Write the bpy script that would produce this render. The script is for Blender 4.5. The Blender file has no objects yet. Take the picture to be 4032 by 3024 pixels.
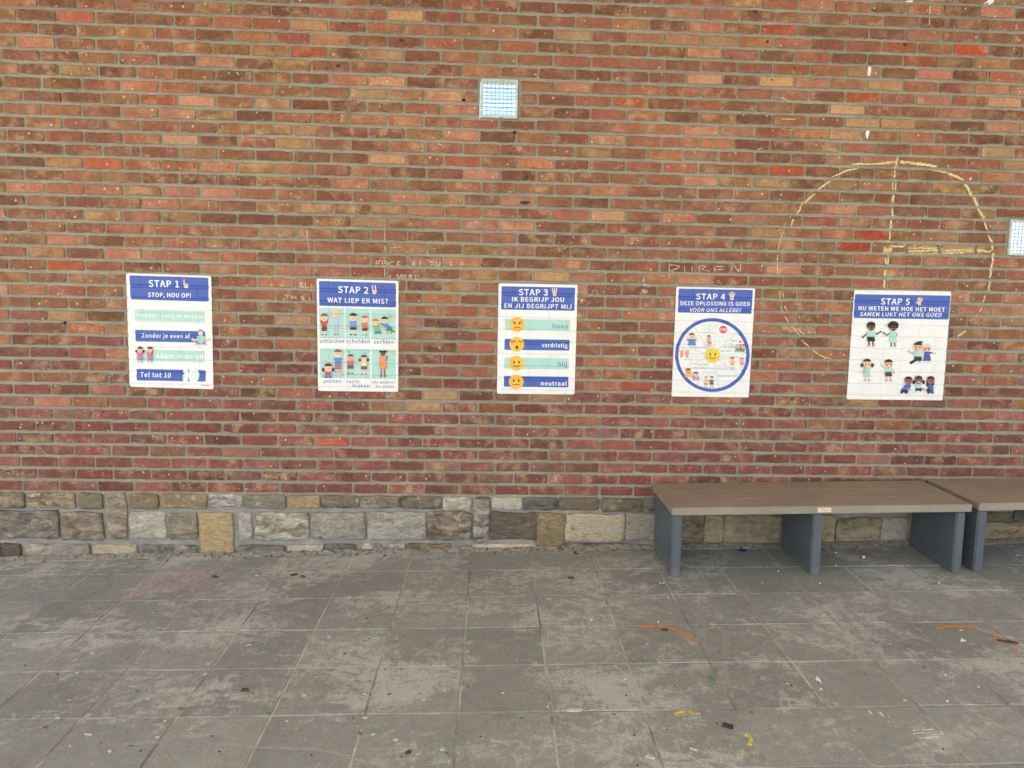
import bpy, bmesh, math, random
from mathutils import Vector, Matrix, noise
R = math.radians
rnd = random.Random(7)
scene = bpy.context.scene
col = scene.collection

# ------------------------------------------------------------------ camera
FPX, YAW, PITCH, ROLL = 3021.65, 0.04674, -0.11557, 0.02161       # focal length in pixels of a 4032 wide frame
CAM = Vector((2.15777, -3.82418, 1.31411))
def cam_axes():
    cy, sy, cp, sp = math.cos(YAW), math.sin(YAW), math.cos(PITCH), math.sin(PITCH)
    f = Vector((sy*cp, cy*cp, sp)); r = Vector((cy, -sy, 0)); u = r.cross(f)
    cr, sr = math.cos(ROLL), math.sin(ROLL)
    return cr*r + sr*u, -sr*r + cr*u, f
AR, AU, AF = cam_axes()
cam = bpy.data.cameras.new('camera'); cam_o = bpy.data.objects.new('camera', cam); col.objects.link(cam_o)
cam.sensor_width = 36; cam.lens = FPX/4032*36; cam.clip_start = 0.05; cam.clip_end = 600
M = Matrix((AR, AU, -AF)).transposed().to_4x4(); M.translation = CAM
cam_o.matrix_world = M
scene.camera = cam_o

# ------------------------------------------------------------------ sky, sun, exposure
SUN_EL, SUN_AZ = R(52), R(200)           # azimuth clockwise from +Y: behind the viewer, a little to the left
world = bpy.data.worlds.new('World'); scene.world = world; world.use_nodes = True
wn = world.node_tree; bg = wn.nodes['Background']
sky_n = wn.nodes.new('ShaderNodeTexSky'); sky_n.sky_type = 'NISHITA'; sky_n.sun_disc = False
sky_n.sun_elevation = SUN_EL; sky_n.sun_rotation = SUN_AZ; sky_n.air_density = 1.0; sky_n.dust_density = 2.2
wn.links.new(sky_n.outputs[0], bg.inputs[0]); bg.inputs[1].default_value = 0.105
sd = Vector((math.sin(SUN_AZ)*math.cos(SUN_EL), math.cos(SUN_AZ)*math.cos(SUN_EL), math.sin(SUN_EL)))
sun = bpy.data.lights.new('sun', 'SUN'); sun.energy = 4.6; sun.angle = R(0.5); sun.color = (1, .97, .92)
sun_o = bpy.data.objects.new('sun', sun); col.objects.link(sun_o); sun_o.location = sd*30
sun_o.rotation_euler = sd.to_track_quat('Z', 'Y').to_euler()
scene.view_settings.view_transform = 'Standard'; scene.view_settings.look = 'None'
scene.view_settings.exposure = 2.05; scene.view_settings.gamma = 1
scene.view_settings.use_curve_mapping = False
scene.render.engine = 'CYCLES'
scene.cycles.use_denoising = True
scene.cycles.max_bounces = 10; scene.cycles.diffuse_bounces = 5; scene.cycles.transmission_bounces = 10
scene.cycles.transparent_max_bounces = 12; scene.cycles.sample_clamp_indirect = 6

# ------------------------------------------------------------------ measuring helpers (photo pixel -> point on a real plane)
FSX, FSY = 0.02453, 0.02628               # the paving falls to the left and towards the yard
def floor_z(x, y): return FSX*(x-2.5) + FSY*(y+.765)
def ray(px, py): return AF + AR*((px-2016)/FPX) - AU*((py-1512)/FPX)
def W(px, py, Y=0.0):
    d = ray(px, py); return CAM + d*((Y-CAM.y)/d.y)
def G(px, py, h=0.0):
    d = ray(px, py)
    return CAM + d*((FSX*(CAM.x-2.5)+FSY*(CAM.y+.765)+h-CAM.z)/(d.z-FSX*d.x-FSY*d.y))
def proj(p):
    d = p-CAM; D = d.dot(AF); return 2016+FPX*d.dot(AR)/D, 1512-FPX*d.dot(AU)/D

# ------------------------------------------------------------------ object helpers
def link(name, me, mats, parent=None):
    o = bpy.data.objects.new(name, me); col.objects.link(o)
    if me is not None and mats:
        for m in (mats if isinstance(mats, (list, tuple)) else [mats]):
            if m.name not in me.materials: me.materials.append(m)
    if parent: o.parent = parent
    return o
def mesh(name, verts, faces):
    me = bpy.data.meshes.new(name); me.from_pydata([tuple(v) for v in verts], [], faces); me.update(); return me
def tag(o, label=None, cat=None, group=None, kind=None):
    if label: o['label'] = label
    if cat: o['category'] = cat
    if group: o['group'] = group
    if kind: o['kind'] = kind
    return o
def thing(name, label, cat, loc=(0, 0, 0), group=None):
    o = bpy.data.objects.new(name, None); col.objects.link(o); o.location = loc; o.empty_display_size = .05
    return tag(o, label, cat, group)
def local(o, p): return Vector(p)-o.location
def bm_mesh(name, bm):
    me = bpy.data.meshes.new(name); bm.to_mesh(me); bm.free(); return me
def box_bm(bm, lo, hi, bev=0, seg=2):
    r = bmesh.ops.create_cube(bm, size=1)
    for v in r['verts']:
        v.co = Vector([lo[i]+(v.co[i]+.5)*(hi[i]-lo[i]) for i in range(3)])
    if bev:
        es = list({e for v in r['verts'] for e in v.link_edges})
        bmesh.ops.bevel(bm, geom=es, offset=bev, segments=seg, affect='EDGES')
def s2l(c):
    return tuple(((v/255)/12.92 if v/255 <= .04045 else ((v/255+.055)/1.055)**2.4) for v in c)

# ------------------------------------------------------------------ material helpers
class N:
    def __init__(s, name):
        s.m = bpy.data.materials.new(name); s.m.use_nodes = True; s.t = s.m.node_tree; s.n = s.t.nodes
        s.b = s.n['Principled BSDF']; s.out = s.n['Material Output']
    def new(s, typ, **kw):
        n = s.n.new('ShaderNode'+typ)
        for k, v in kw.items():
            if hasattr(n, k): setattr(n, k, v)
            else: n.inputs[k.replace('_', ' ')].default_value = v
        return n
    def link(s, a, b): s.t.links.new(a, b)
    def pos(s): return s.new('NewGeometry').outputs['Position']
    def val(s, x):
        return x
    def math(s, op, a, b=None, c=None, clamp=False):
        n = s.n.new('ShaderNodeMath'); n.operation = op; n.use_clamp = clamp
        for i, x in enumerate((a, b, c)):
            if x is None: continue
            if isinstance(x, (int, float)): n.inputs[i].default_value = x
            else: s.link(x, n.inputs[i])
        return n.outputs[0]
    def vmul(s, a, v):
        n = s.n.new('ShaderNodeVectorMath'); n.operation = 'MULTIPLY'; s.link(a, n.inputs[0]); n.inputs[1].default_value = v
        return n.outputs[0]
    def vadd(s, a, b):
        n = s.n.new('ShaderNodeVectorMath'); n.operation = 'ADD'; s.link(a, n.inputs[0])
        if isinstance(b, tuple): n.inputs[1].default_value = b
        else: s.link(b, n.inputs[1])
        return n.outputs[0]
    def noise(s, v, scale, detail=3, rough=.55, dist=0):
        n = s.n.new('ShaderNodeTexNoise'); n.inputs['Scale'].default_value = scale
        n.inputs['Detail'].default_value = detail; n.inputs['Roughness'].default_value = rough
        n.inputs['Distortion'].default_value = dist
        if v is not None: s.link(v, n.inputs['Vector'])
        return n.outputs[0]
    def vor(s, v, scale):
        n = s.n.new('ShaderNodeTexVoronoi'); n.inputs['Scale'].default_value = scale; s.link(v, n.inputs['Vector'])
        return n.outputs['Distance'], n.outputs['Color']
    def ramp(s, f, a, b, lo=0., hi=1.):
        n = s.n.new('ShaderNodeMapRange'); n.inputs[1].default_value = a; n.inputs[2].default_value = b
        n.inputs[3].default_value = lo; n.inputs[4].default_value = hi; n.clamp = True
        s.link(f, n.inputs[0]); return n.outputs[0]
    def mix(s, f, a, b, blend='MIX'):
        n = s.n.new('ShaderNodeMix'); n.data_type = 'RGBA'; n.blend_type = blend
        for i, x in ((0, f), (6, a), (7, b)):
            if isinstance(x, (int, float)): n.inputs[i].default_value = x
            elif isinstance(x, tuple): n.inputs[i].default_value = (*x[:3], 1)
            else: s.link(x, n.inputs[i])
        return n.outputs[2]
    def gray(s, f):
        n = s.n.new('ShaderNodeCombineColor')
        for i in range(3): s.link(f, n.inputs[i])
        return n.outputs[0]
    def bump(s, h, strength=.5, dist=.002, nrm=None):
        n = s.n.new('ShaderNodeBump'); n.inputs['Strength'].default_value = strength; n.inputs['Distance'].default_value = dist
        s.link(h, n.inputs['Height'])
        if nrm is not None: s.link(nrm, n.inputs['Normal'])
        return n.outputs[0]
    def done(s, color=None, rough=.8, nrm=None, spec=.3):
        if color is not None:
            if isinstance(color, tuple): s.b.inputs['Base Color'].default_value = (*color[:3], 1)
            else: s.link(color, s.b.inputs['Base Color'])
        if isinstance(rough, (int, float)): s.b.inputs['Roughness'].default_value = rough
        else: s.link(rough, s.b.inputs['Roughness'])
        s.b.inputs['Specular IOR Level'].default_value = spec
        if nrm is not None: s.link(nrm, s.b.inputs['Normal'])
        return s.m
MATS = {}
def plain(name, srgb, rough=.7, var=.12, scale=40, spec=.3, bump=.25):
    key = (name, srgb)
    if key in MATS: return MATS[key]
    n = N(name); p = n.pos(); c = s2l(srgb)
    f = n.noise(p, scale, 4); f2 = n.noise(p, scale*6, 2)
    k = n.math('ADD', n.ramp(f, .3, .7, 1-var, 1+var), n.ramp(f2, .3, .7, -var*.4, var*.4))
    MATS[key] = n.done(n.mix(1, c, n.gray(k), 'MULTIPLY'), rough, n.bump(f2, bump, .0015), spec)
    return MATS[key]

# ------------------------------------------------------------------ materials of the setting
def brick_material():
    n = N('fired_clay_brick'); p = n.pos()
    a = n.new('Attribute', attribute_name='col_a').outputs['Color']
    b = n.new('Attribute', attribute_name='col_b').outputs['Color']
    sd_ = n.new('Attribute', attribute_name='seed').outputs['Fac']
    off = n.n.new('ShaderNodeCombineXYZ'); n.link(n.math('MULTIPLY', sd_, 31.7), off.inputs[0]); n.link(n.math('MULTIPLY', sd_, 77.3), off.inputs[2])
    v = n.vadd(p, off.outputs[0])
    vs = n.vmul(v, (1, 1, 1.6))
    f1 = n.ramp(n.noise(vs, 9, 2), .42, .6)
    c = n.mix(f1, a, b)
    f2 = n.noise(v, 60, 6, .7)
    c = n.mix(1, c, n.gray(n.ramp(f2, .25, .75, .62, 1.36)), 'MULTIPLY')
    # pale lime bloom and crackle in blotches, stronger on some bricks
    f3 = n.math('ADD', n.math('MULTIPLY', n.noise(v, 13, 3, .6), .55), n.math('MULTIPLY', n.noise(n.vmul(v, (1, 1, 1.5)), 95, 5, .75), .45))
    amt = n.ramp(sd_, .0, 1, .2, .85)
    c = n.mix(n.math('MULTIPLY', n.ramp(f3, .5, .62), amt), c, s2l((198, 164, 126)))
    f4 = n.noise(n.vadd(v, (3.1, 0, 8.8)), 26, 5, .7)
    c = n.mix(n.ramp(f4, .6, .74, 0, .55), c, s2l((92, 62, 46)))
    d, dc = n.vor(v, 48)
    sp = n.n.new('ShaderNodeSeparateColor'); n.link(dc, sp.inputs[0])
    size = n.math('MULTIPLY_ADD', sp.outputs[2], .2, .04)
    near = n.math('LESS_THAN', n.math('ADD', d, n.math('MULTIPLY', n.math('SUBTRACT', f2, .5), .25)), size)
    dark = n.math('MULTIPLY', near, n.math('GREATER_THAN', n.math('ADD', sp.outputs[0], n.math('MULTIPLY', sd_, .14)), .93))
    c = n.mix(n.math('MULTIPLY', dark, .75), c, (.035, .027, .024))
    lite = n.math('MULTIPLY', near, n.math('GREATER_THAN', sp.outputs[1], .945))
    c = n.mix(n.math('MULTIPLY', lite, .75), c, s2l((226, 208, 180)))
    c = n.mix(1, c, n.gray(n.ramp(n.noise(p, 1.3, 4, .6), .3, .7, .9, 1.1)), 'MULTIPLY')
    # mortar smeared over the arrises
    ed = n.new('Attribute', attribute_name='edge').outputs['Fac']
    sm = n.math('ADD', n.math('MULTIPLY', ed, .5), n.math('ADD', n.math('MULTIPLY', n.noise(p, 30, 3, .6), .7), n.math('MULTIPLY', n.noise(p, 130, 4, .7), .45)))
    sm = n.ramp(sm, .97, 1.06)
    c = n.mix(n.math('MULTIPLY', sm, .85), c, s2l((164, 152, 132)))
    h = n.math('ADD', f2, n.math('MULTIPLY', dark, -1.2))
    return n.done(c, .9, n.bump(h, .8, .003), .2)
BRICK = brick_material()
def mortar_material():
    n = N('lime_mortar'); p = n.pos()
    f = n.noise(p, 3.2, 4, .6); g = n.noise(n.vmul(p, (1, 1, 2.5)), 45, 5, .65); h = n.noise(p, 220, 3, .7)
    c = n.mix(n.ramp(f, .35, .68), s2l((172, 164, 146)), s2l((150, 143, 127)))
    c = n.mix(1, c, n.gray(n.ramp(g, .25, .75, .8, 1.16)), 'MULTIPLY')
    dirt = n.math('MULTIPLY', n.ramp(n.noise(p, 5.5, 3), .58, .72), n.ramp(n.noise(p, 38, 4, .7), .5, .66))
    c = n.mix(n.math('MULTIPLY', dirt, .6), c, s2l((92, 82, 66)))
    return n.done(c, .95, n.bump(n.math('ADD', g, n.math('MULTIPLY', h, .4)), 1, .006), .2)
MORTAR = mortar_material()
def slab_material(ground=False):
    n = N('ground_paving' if ground else 'concrete_paving_slab'); p = n.pos()
    f = n.noise(p, 2.2, 4, .6); fine = n.noise(p, 170, 3, .75); mid = n.noise(p, 26, 5, .65)
    c = n.mix(n.ramp(f, .3, .7), s2l((137, 142, 137)), s2l((149, 154, 149)))
    if not ground:
        rn = n.new('ObjectInfo').outputs['Random']
        c = n.mix(1, c, n.gray(n.ramp(rn, 0, 1, .9, 1.1)), 'MULTIPLY')
    c = n.mix(1, c, n.gray(n.ramp(mid, .25, .75, .86, 1.13)), 'MULTIPLY')
    c = n.mix(1, c, n.gray(n.ramp(fine, .25, .75, .72, 1.27)), 'MULTIPLY')
    # trodden dust: swept patches, with ragged edges
    big = n.noise(n.vmul(p, (.8, 1.1, 1)), 2.6, 3, .5, .4); rag = n.noise(n.vmul(p, (.7, 1.25, 1)), 9, 8, .74, 1.6); st = n.noise(n.vmul(p, (1.2, .55, 1)), 30, 7, .78, 1.0)
    du = n.math('ADD', n.math('MULTIPLY', big, .62), n.math('ADD', n.math('MULTIPLY', rag, .62), n.math('MULTIPLY', st, .5)))
    du = n.math('MULTIPLY', n.ramp(du, .875, .985), n.ramp(fine, .3, .58, .35, 1))
    c = n.mix(n.math('MULTIPLY', du, .8), c, s2l((194, 199, 195)))
    sm = n.ramp(n.noise(p, 5, 6, .6), .6, .75)
    c = n.mix(n.math('MULTIPLY', sm, .35), c, s2l((118, 114, 104)))
    if ground:
        rot = n.new('VectorRotate', rotation_type='Z_AXIS'); n.link(p, rot.inputs['Vector']); rot.inputs['Angle'].default_value = .02103
        rot.inputs['Center'].default_value = (2.13629, -.58558, 0)
        sx = n.n.new('ShaderNodeSeparateXYZ'); n.link(rot.outputs[0], sx.inputs[0])
        def joint(x, o): 
            m = n.math('PINGPONG', n.math('SUBTRACT', x, o), .15); return n.math('LESS_THAN', m, .006)
        j = n.math('MAXIMUM', joint(sx.outputs[0], 2.13629), joint(sx.outputs[1], -.58558))
        sand = n.mix(n.ramp(n.noise(p, 3.5, 4, .65), .38, .58), s2l((128, 128, 123)), s2l((186, 187, 182)))
        sand = n.mix(1, sand, n.gray(n.ramp(mid, .3, .7, .85, 1.1)), 'MULTIPLY')
        c = n.mix(j, c, sand)
    return n.done(c, .92, n.bump(n.math('ADD', fine, n.math('MULTIPLY', mid, .7)), .6, .0022), .2)
SLAB = slab_material(); GROUND = slab_material(True)
def stone_material():
    n = N('rubble_stone'); p = n.pos()
    a = n.new('Attribute', attribute_name='col_a').outputs['Color']
    b = n.new('Attribute', attribute_name='col_b').outputs['Color']
    sd_ = n.new('Attribute', attribute_name='seed').outputs['Fac']
    off = n.n.new('ShaderNodeCombineXYZ'); n.link(n.math('MULTIPLY', sd_, 31.7), off.inputs[0]); n.link(n.math('MULTIPLY', sd_, 77.3), off.inputs[2])
    v = n.vadd(p, off.outputs[0]); vs = n.vmul(v, (1, 1, 2.6))
    f = n.noise(vs, 9, 6, .68, .6); g = n.noise(vs, 42, 6, .72); k = n.noise(v, 150, 3, .7)
    c = n.mix(n.ramp(f, .4, .62), a, b)
    c = n.mix(1, c, n.gray(n.ramp(g, .25, .75, .55, 1.42)), 'MULTIPLY')
    pale = n.math('MULTIPLY', n.ramp(n.noise(n.vadd(v, (9, 4, 1)), 17, 6, .75), .56, .66), n.ramp(sd_, 0, .8, .15, .95))
    c = n.mix(pale, c, s2l((206, 196, 176)))
    c = n.mix(n.ramp(n.noise(n.vadd(v, (1, 7, 5)), 20, 5, .7), .6, .72, 0, .6), c, s2l((66, 60, 50)))
    h = n.math('ADD', n.math('MULTIPLY', f, 1.5), n.math('ADD', g, n.math('MULTIPLY', k, .3)))
    return n.done(c, .92, n.bump(h, 1, .01), .25)
STONE = stone_material()
PLINTH_MORTAR = plain('cement_pointing', (152, 149, 142), .95, .2, 14, bump=1)

# ------------------------------------------------------------------ ground and paving
TX, TY, TROT = 2.13629, -0.58558, -0.02103
def tile_pt(i, r):
    xx, yy = i*.3, -r*.3; c, s = math.cos(TROT), math.sin(TROT)
    return TX+c*xx-s*yy, TY+s*xx+c*yy
gv = []; gs = [-60, -20, -6, 12, 26, 66]
for y in (-60, -20, -6, 2, 20, 70):
    for x in gs: gv.append((x, y, floor_z(max(-8, min(13, x)), max(-8, min(5, y)))-.0016))
gf = [(j*6+i, j*6+i+1, j*6+i+7, j*6+i+6) for j in range(5) for i in range(5)]
ground = link('ground', mesh('ground', gv, gf), GROUND); tag(ground, kind='structure')
paving = bpy.data.objects.new('paving', None); col.objects.link(paving); tag(paving, kind='structure')
def slab(i, r):
    g = .0026+rnd.uniform(0, .0016); ch = .0016
    cs = [tile_pt(i, r), tile_pt(i+1, r), tile_pt(i+1, r+1), tile_pt(i, r+1)]
    cx = sum(c[0] for c in cs)/4; cy = sum(c[1] for c in cs)/4
    dz, tx_, ty_ = rnd.uniform(-.0009, .0009), rnd.uniform(-.003, .003), rnd.uniform(-.003, .003)
    rings = []
    for inset, dzz in ((g, -.03), (g, -ch), (g+ch, 0)):
        ring = []
        for (x, y) in cs:
            x2 = cx+(x-cx)*(1-inset/.15); y2 = min(cy+(y-cy)*(1-inset/.15), -.022)
            z = floor_z(x2, y2)+dzz+dz+tx_*(x2-cx)+ty_*(y2-cy)
            ring.append(Vector((x2, y2, z)))
        rings.append(ring)
    vs = [v for rg in rings for v in rg]
    o = Vector((cx, cy, floor_z(cx, cy)))
    fs = [(8, 11, 10, 9)]
    for a in (0, 4):
        for q in range(4): fs.append((a+q, a+4+q, a+4+(q+1) % 4, a+(q+1) % 4))
    ob = link('paving_slab', mesh('paving_slab', [v-o for v in vs], fs), SLAB, paving); ob.location = o
for r in range(-2, 8):
    for i in range(-12, 16): slab(i, r)

# ------------------------------------------------------------------ brick wall
CZ, Z0, BM = 0.06032, 0.3232, 0.17881      # course height, middle of the lowest course, brick module
WX0, WX1, WTOP = -1.25, 6.35, 3.10
BH, JW = .0452, .0108
def course_z(k): return Z0+(38-k)*CZ
ANCH = {-1:(None,1.977,4.465),0:(.099,1.883,4.404),1:(.003,1.968,4.465),2:(.093,1.885,4.399),3:(-.003,1.966,4.475),4:(.099,1.89,4.406),5:(.004,1.976,4.479),6:(.101,1.893,4.405),7:(.013,1.97,4.483),8:(.1,1.886,4.407),9:(.013,1.976,4.471),10:(.104,1.896,4.412),11:(.007,1.981,4.478),12:(.099,1.9,4.59),13:(.001,1.99,4.483),14:(.095,1.904,4.583),15:(0,1.99,4.479),16:(.089,1.897,4.575),17:(.003,1.992,4.488),18:(.094,1.9,4.58),19:(-.004,1.989,4.489),20:(.083,1.893,4.588),21:(-.002,1.985,4.66),22:(.084,1.888,4.593),23:(-.006,1.988,4.663),24:(.079,1.887,4.598),25:(-.015,1.984,4.67),26:(.075,1.883,4.591),27:(-.017,1.984,4.675),28:(.078,1.887,4.596),29:(-.011,1.987,4.68),30:(.077,1.89,4.586),31:(-.008,1.989,4.678),32:(.082,1.893,4.585),33:(-.008,1.992,4.68),34:(.083,1.891,4.594),35:(-.011,1.992,4.672),36:(-.086,1.901,4.584),37:(-.006,1.998,4.68),38:(-.085,1.898,4.59)}
def joints(k):
    a = ANCH.get(k)
    if a is None: a = (.09, 1.885, 4.40) if k % 2 == 0 else (.0, 1.972, 4.47)
    pts = [x for x in a if x is not None]
    js = []
    for p0, p1 in zip(pts, pts[1:]):
        n = max(1, round((p1-p0)/BM)); js += [p0+(p1-p0)*t/n for t in range(n)]
    js.append(pts[-1])
    js = [x+rnd.uniform(-.003, .003) for x in js]
    while js[0] > WX0: js.insert(0, js[0]-BM+rnd.uniform(-.002, .002))
    while js[-1] < WX1: js.append(js[-1]+BM+rnd.uniform(-.002, .002))
    return js
HOLES = [(2.1525, 2.3385, 2.1565, 2.345), (4.8345, 5.0205, 1.564, 1.7505)]    # glass blocks: x0 x1 z0 z1
PAL = [((176, 104, 80), (190, 128, 96), 10), ((164, 92, 68), (140, 84, 60), 13), ((138, 86, 60), (112, 72, 52), 13),
       ((128, 84, 54), (168, 130, 84), 8), ((122, 74, 56), (150, 92, 72), 10), ((164, 84, 62), (150, 84, 62), 6),
       ((180, 138, 96), (158, 106, 74), 7), ((148, 92, 60), (172, 112, 74), 9), ((118, 70, 54), (136, 78, 62), 7)]
PAL_LOW = [((152, 84, 74), (140, 76, 68), 12), ((136, 80, 66), (120, 72, 58), 10), ((168, 92, 80), (152, 84, 72), 9),
           ((146, 76, 66), (156, 84, 70), 7), ((140, 100, 78), (122, 74, 62), 7), ((160, 110, 90), (150, 84, 72), 6), ((118, 72, 60), (132, 86, 66), 5)]
SPECIAL = [(1593,61,(214,176,110),(206,150,116)),(1523,322,(214,150,118),(206,146,116)),(1748,386,(212,160,120),(190,120,92)),(2103,655,(206,118,70),(198,112,66)),
 (1532,635,(208,160,116),(196,140,106)),(1751,279,(108,62,50),(120,70,56)),(2474,407,(168,74,44),(158,78,50)),(3065,114,(176,66,36),(166,66,40)),(3823,194,(196,66,26),(186,62,28)),
 (2773,315,(214,168,128),(206,150,118)),(3058,325,(212,170,110),(206,150,112)),(3329,430,(216,174,128),(206,160,116)),(3949,404,(206,148,112),(204,150,112)),(3684,289,(196,120,104),(190,116,98)),
 (3526,486,(196,142,96),(190,136,92)),(3092,673,(182,76,44),(166,72,46)),(3402,380,(184,78,46),(170,76,48)),(3356,978,(170,60,34),(160,60,36)),(3429,933,(186,72,38),(172,60,34)),
 (775,395,(214,150,120),(208,140,112)),(255,638,(176,134,74),(150,98,58)),(410,644,(190,86,52),(182,92,60)),(911,191,(150,112,62),(124,86,54)),(1221,203,(182,84,52),(176,78,50)),
 (292,58,(196,98,76),(182,92,70)),(1154,565,(176,134,86),(150,110,72)),(529,124,(176,122,70),(160,100,60)),(1815,1187,(178,78,48),(168,74,46)),(245,1045,(190,84,48),(170,84,54)),
 (340,1296,(190,92,56),(184,96,62)),(2080,1200,(180,92,52),(172,84,50)),(1290,1725,(190,80,60),(170,76,60)),(2570,1510,(170,70,50),(160,66,50)),(3840,1440,(160,62,44),(150,60,46))]
mute = lambda c: tuple((sum(c)/3+(v-sum(c)/3)*.88)*.72+m*.28 for v, m in zip(c, (160, 104, 76)))
SPW = [(W(a, b), mute(c), mute(d)) for a, b, c, d in SPECIAL]
wall = thing('brick_wall', 'long running bond brick wall in mottled reds and browns with grey mortar', 'wall', (2.5, .1, .27))
POSTER_BOX = [(.45, .87, .82, 1.39), (1.30, 1.72, .81, 1.37), (2.19, 2.56, .8, 1.35), (3.06, 3.45, .8, 1.35), (3.98, 4.46, .8, 1.36)]
def brick_geom(x0, x1, zc, k, bh):
    """closed irregular brick: back ring, rim, slightly crowned face"""
    hw, hh = (x1-x0)/2, bh/2+rnd.uniform(-.001, .0012)
    cx = (x0+x1)/2; tilt = rnd.uniform(-.004, .004)
    out = []
    def pt(u, w, j=.0019): return (u*hw+rnd.uniform(-j, j), w*hh+rnd.uniform(-j, j))
    r_ = rnd.uniform(.002, .007)/hw; q_ = rnd.uniform(.002, .006)/hh
    base = [(-1, -1+q_), (-1+r_, -1), (-.45, -1), (.0, -1), (.5, -1), (1-r_, -1), (1, -1+q_), (1, 1-q_), (1-r_, 1), (.5, 1), (0, 1), (-.5, 1), (-1+r_, 1), (-1, 1-q_)]
    pts = [pt(*b) for b in base]
    if rnd.random() < .16:                     # a knocked-off corner
        c = rnd.choice((1, 5, 8, 12)); pts[c] = (pts[c][0]*.97, pts[c][1]*rnd.uniform(.6, .85))
    yf = rnd.uniform(-.0012, .0014); n = len(pts)
    vs = []
    for (u, w) in pts: vs.append((cx+u, .05, zc+w+tilt*u))
    for (u, w) in pts: vs.append((cx+u, yf+.0035, zc+w+tilt*u))
    for ins, dy in ((.0026, 0), (.0085, -.0004)):
        for (u, w) in pts:
            vs.append((cx+u*(1-ins/hw), yf+dy+rnd.uniform(-.0004, .0004), zc+w*(1-ins/hh)+tilt*u))
    fs = []
    for a in (0, n, 2*n):
        for q in range(n): fs.append((a+q, a+(q+1) % n, a+n+(q+1) % n, a+n+q))
    fs.append(tuple(range(3*n, 4*n)))
    return vs, fs
def brick_cols(x, zc, k):
    for p, a, b in SPW:
        if abs(p.x-x) < .08 and abs(p.z-zc) < .028: return a, b
    pal = PAL_LOW if k > 28+rnd.uniform(-6, 6) else PAL
    t = rnd.uniform(0, sum(q[2] for q in pal))
    for a, b, w in pal:
        t -= w
        if t <= 0: break
    f = rnd.uniform(.9, 1.1)*(.95 if pal is PAL_LOW else 1); pull = .26
    mid = (138, 82, 74) if pal is PAL_LOW else (164, 106, 76)
    def j(c):
        c = [v*(1-pull)+m*pull for v, m in zip(c, mid)]; g = sum(c)/3; sat = rnd.uniform(.72, .9)
        return tuple(min(240, max(10, (g+(v-g)*sat)*f+rnd.uniform(-3, 3))) for v in c)
    if rnd.random() < .2: b = a
    return j(a), j(b)
bricks = []
for k in range(-10, 39):
    zc = course_z(k)
    if zc > WTOP: continue
    js = joints(k)
    for a, b in zip(js, js[1:]):
        spans = [(max(a+JW/2, WX0), min(b-JW/2, WX1), zc-BH/2, zc+BH/2)]
        for hx0, hx1, hz0, hz1 in HOLES:
            e0, e1 = hz0-.009, hz1+.009; ns = []
            for s0, s1, q0, q1 in spans:
                ov = min(q1, e1)-max(q0, e0)
                if ov <= 0 or s1 < hx0-.012 or s0 > hx1+.012: ns.append((s0, s1, q0, q1)); continue
                if ov < .45*BH:                      # a brick cut down to fit above or below the block
                    ns.append((s0, s1, max(q0, e1), q1) if q1 > e1 else (s0, s1, q0, min(q1, e0))); continue
                if s0 < hx0-.03: ns.append((s0, hx0-.012, q0, q1))
                if s1 > hx1+.03: ns.append((hx1+.012, s1, q0, q1))
            spans = ns
        for s0, s1, q0, q1 in spans:
            if s1-s0 > .02: bricks.append((s0, s1, (q0+q1)/2, k, q1-q0))
def shown(bk):
    s0, s1, zc, k, bh = bk
    cs = [proj(Vector((x, 0, z))) for x, z in ((s0, zc-BH/2), (s1, zc-BH/2), (s1, zc+BH/2), (s0, zc+BH/2))]
    cs = [(min(4032, max(0, x)), min(3024, max(0, y))) for x, y in cs]
    ar = abs(sum(cs[i][0]*cs[(i+1) % 4][1]-cs[(i+1) % 4][0]*cs[i][1] for i in range(4)))/2
    xm = (s0+s1)/2
    for x0, x1, z0, z1 in POSTER_BOX:
        if x0-.04 < xm < x1+.04 and z0-.02 < zc < z1+.02: ar *= .3
    if xm > 3.0 and zc < .42: ar *= .3
    return ar
order = sorted(range(len(bricks)), key=lambda i: -shown(bricks[i])); singles = set(order[:300])
def put_edge(me):                              # how near the arris each point of a brick lies
    at = me.attributes.new('edge', 'FLOAT', 'POINT')
    for i in range(len(me.vertices)): at.data[i].value = (1, 1, .72, 0)[(i//14) % 4]
def put_attrs(me, nf_cols):
    for nm, ty in (('col_a', 'FLOAT_COLOR'), ('col_b', 'FLOAT_COLOR'), ('seed', 'FLOAT')): me.attributes.new(nm, ty, 'FACE')
    a, b, s = (me.attributes[q] for q in ('col_a', 'col_b', 'seed'))
    i = 0
    for n, ca, cb, sv in nf_cols:
        ca = (*s2l(ca), 1); cb = (*s2l(cb), 1)
        for _ in range(n):
            a.data[i].color = ca; b.data[i].color = cb; s.data[i].value = sv; i += 1
BV, BF, BC = [], [], []
for i, (s0, s1, zc, k, bh) in enumerate(bricks):
    vs, fs = brick_geom(s0, s1, zc, k, bh); ca, cb = brick_cols((s0+s1)/2, zc, k); sv = rnd.random()
    if i in singles:
        o = Vector(((s0+s1)/2, 0, zc))
        me = mesh('brick', [Vector(v)-o for v in vs], fs); put_attrs(me, [(len(fs), ca, cb, sv)]); put_edge(me)
        ob = link('brick', me, BRICK, wall); ob.location = o-wall.location
    else:
        b0 = len(BV); BV += [Vector(v)-wall.location for v in vs]; BF += [tuple(q+b0 for q in f) for f in fs]; BC.append((len(fs), ca, cb, sv))
me = mesh('brick_courses', BV, BF); put_attrs(me, BC); put_edge(me)
tag(link('brick_courses', me, BRICK, wall), kind='stuff')
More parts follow.
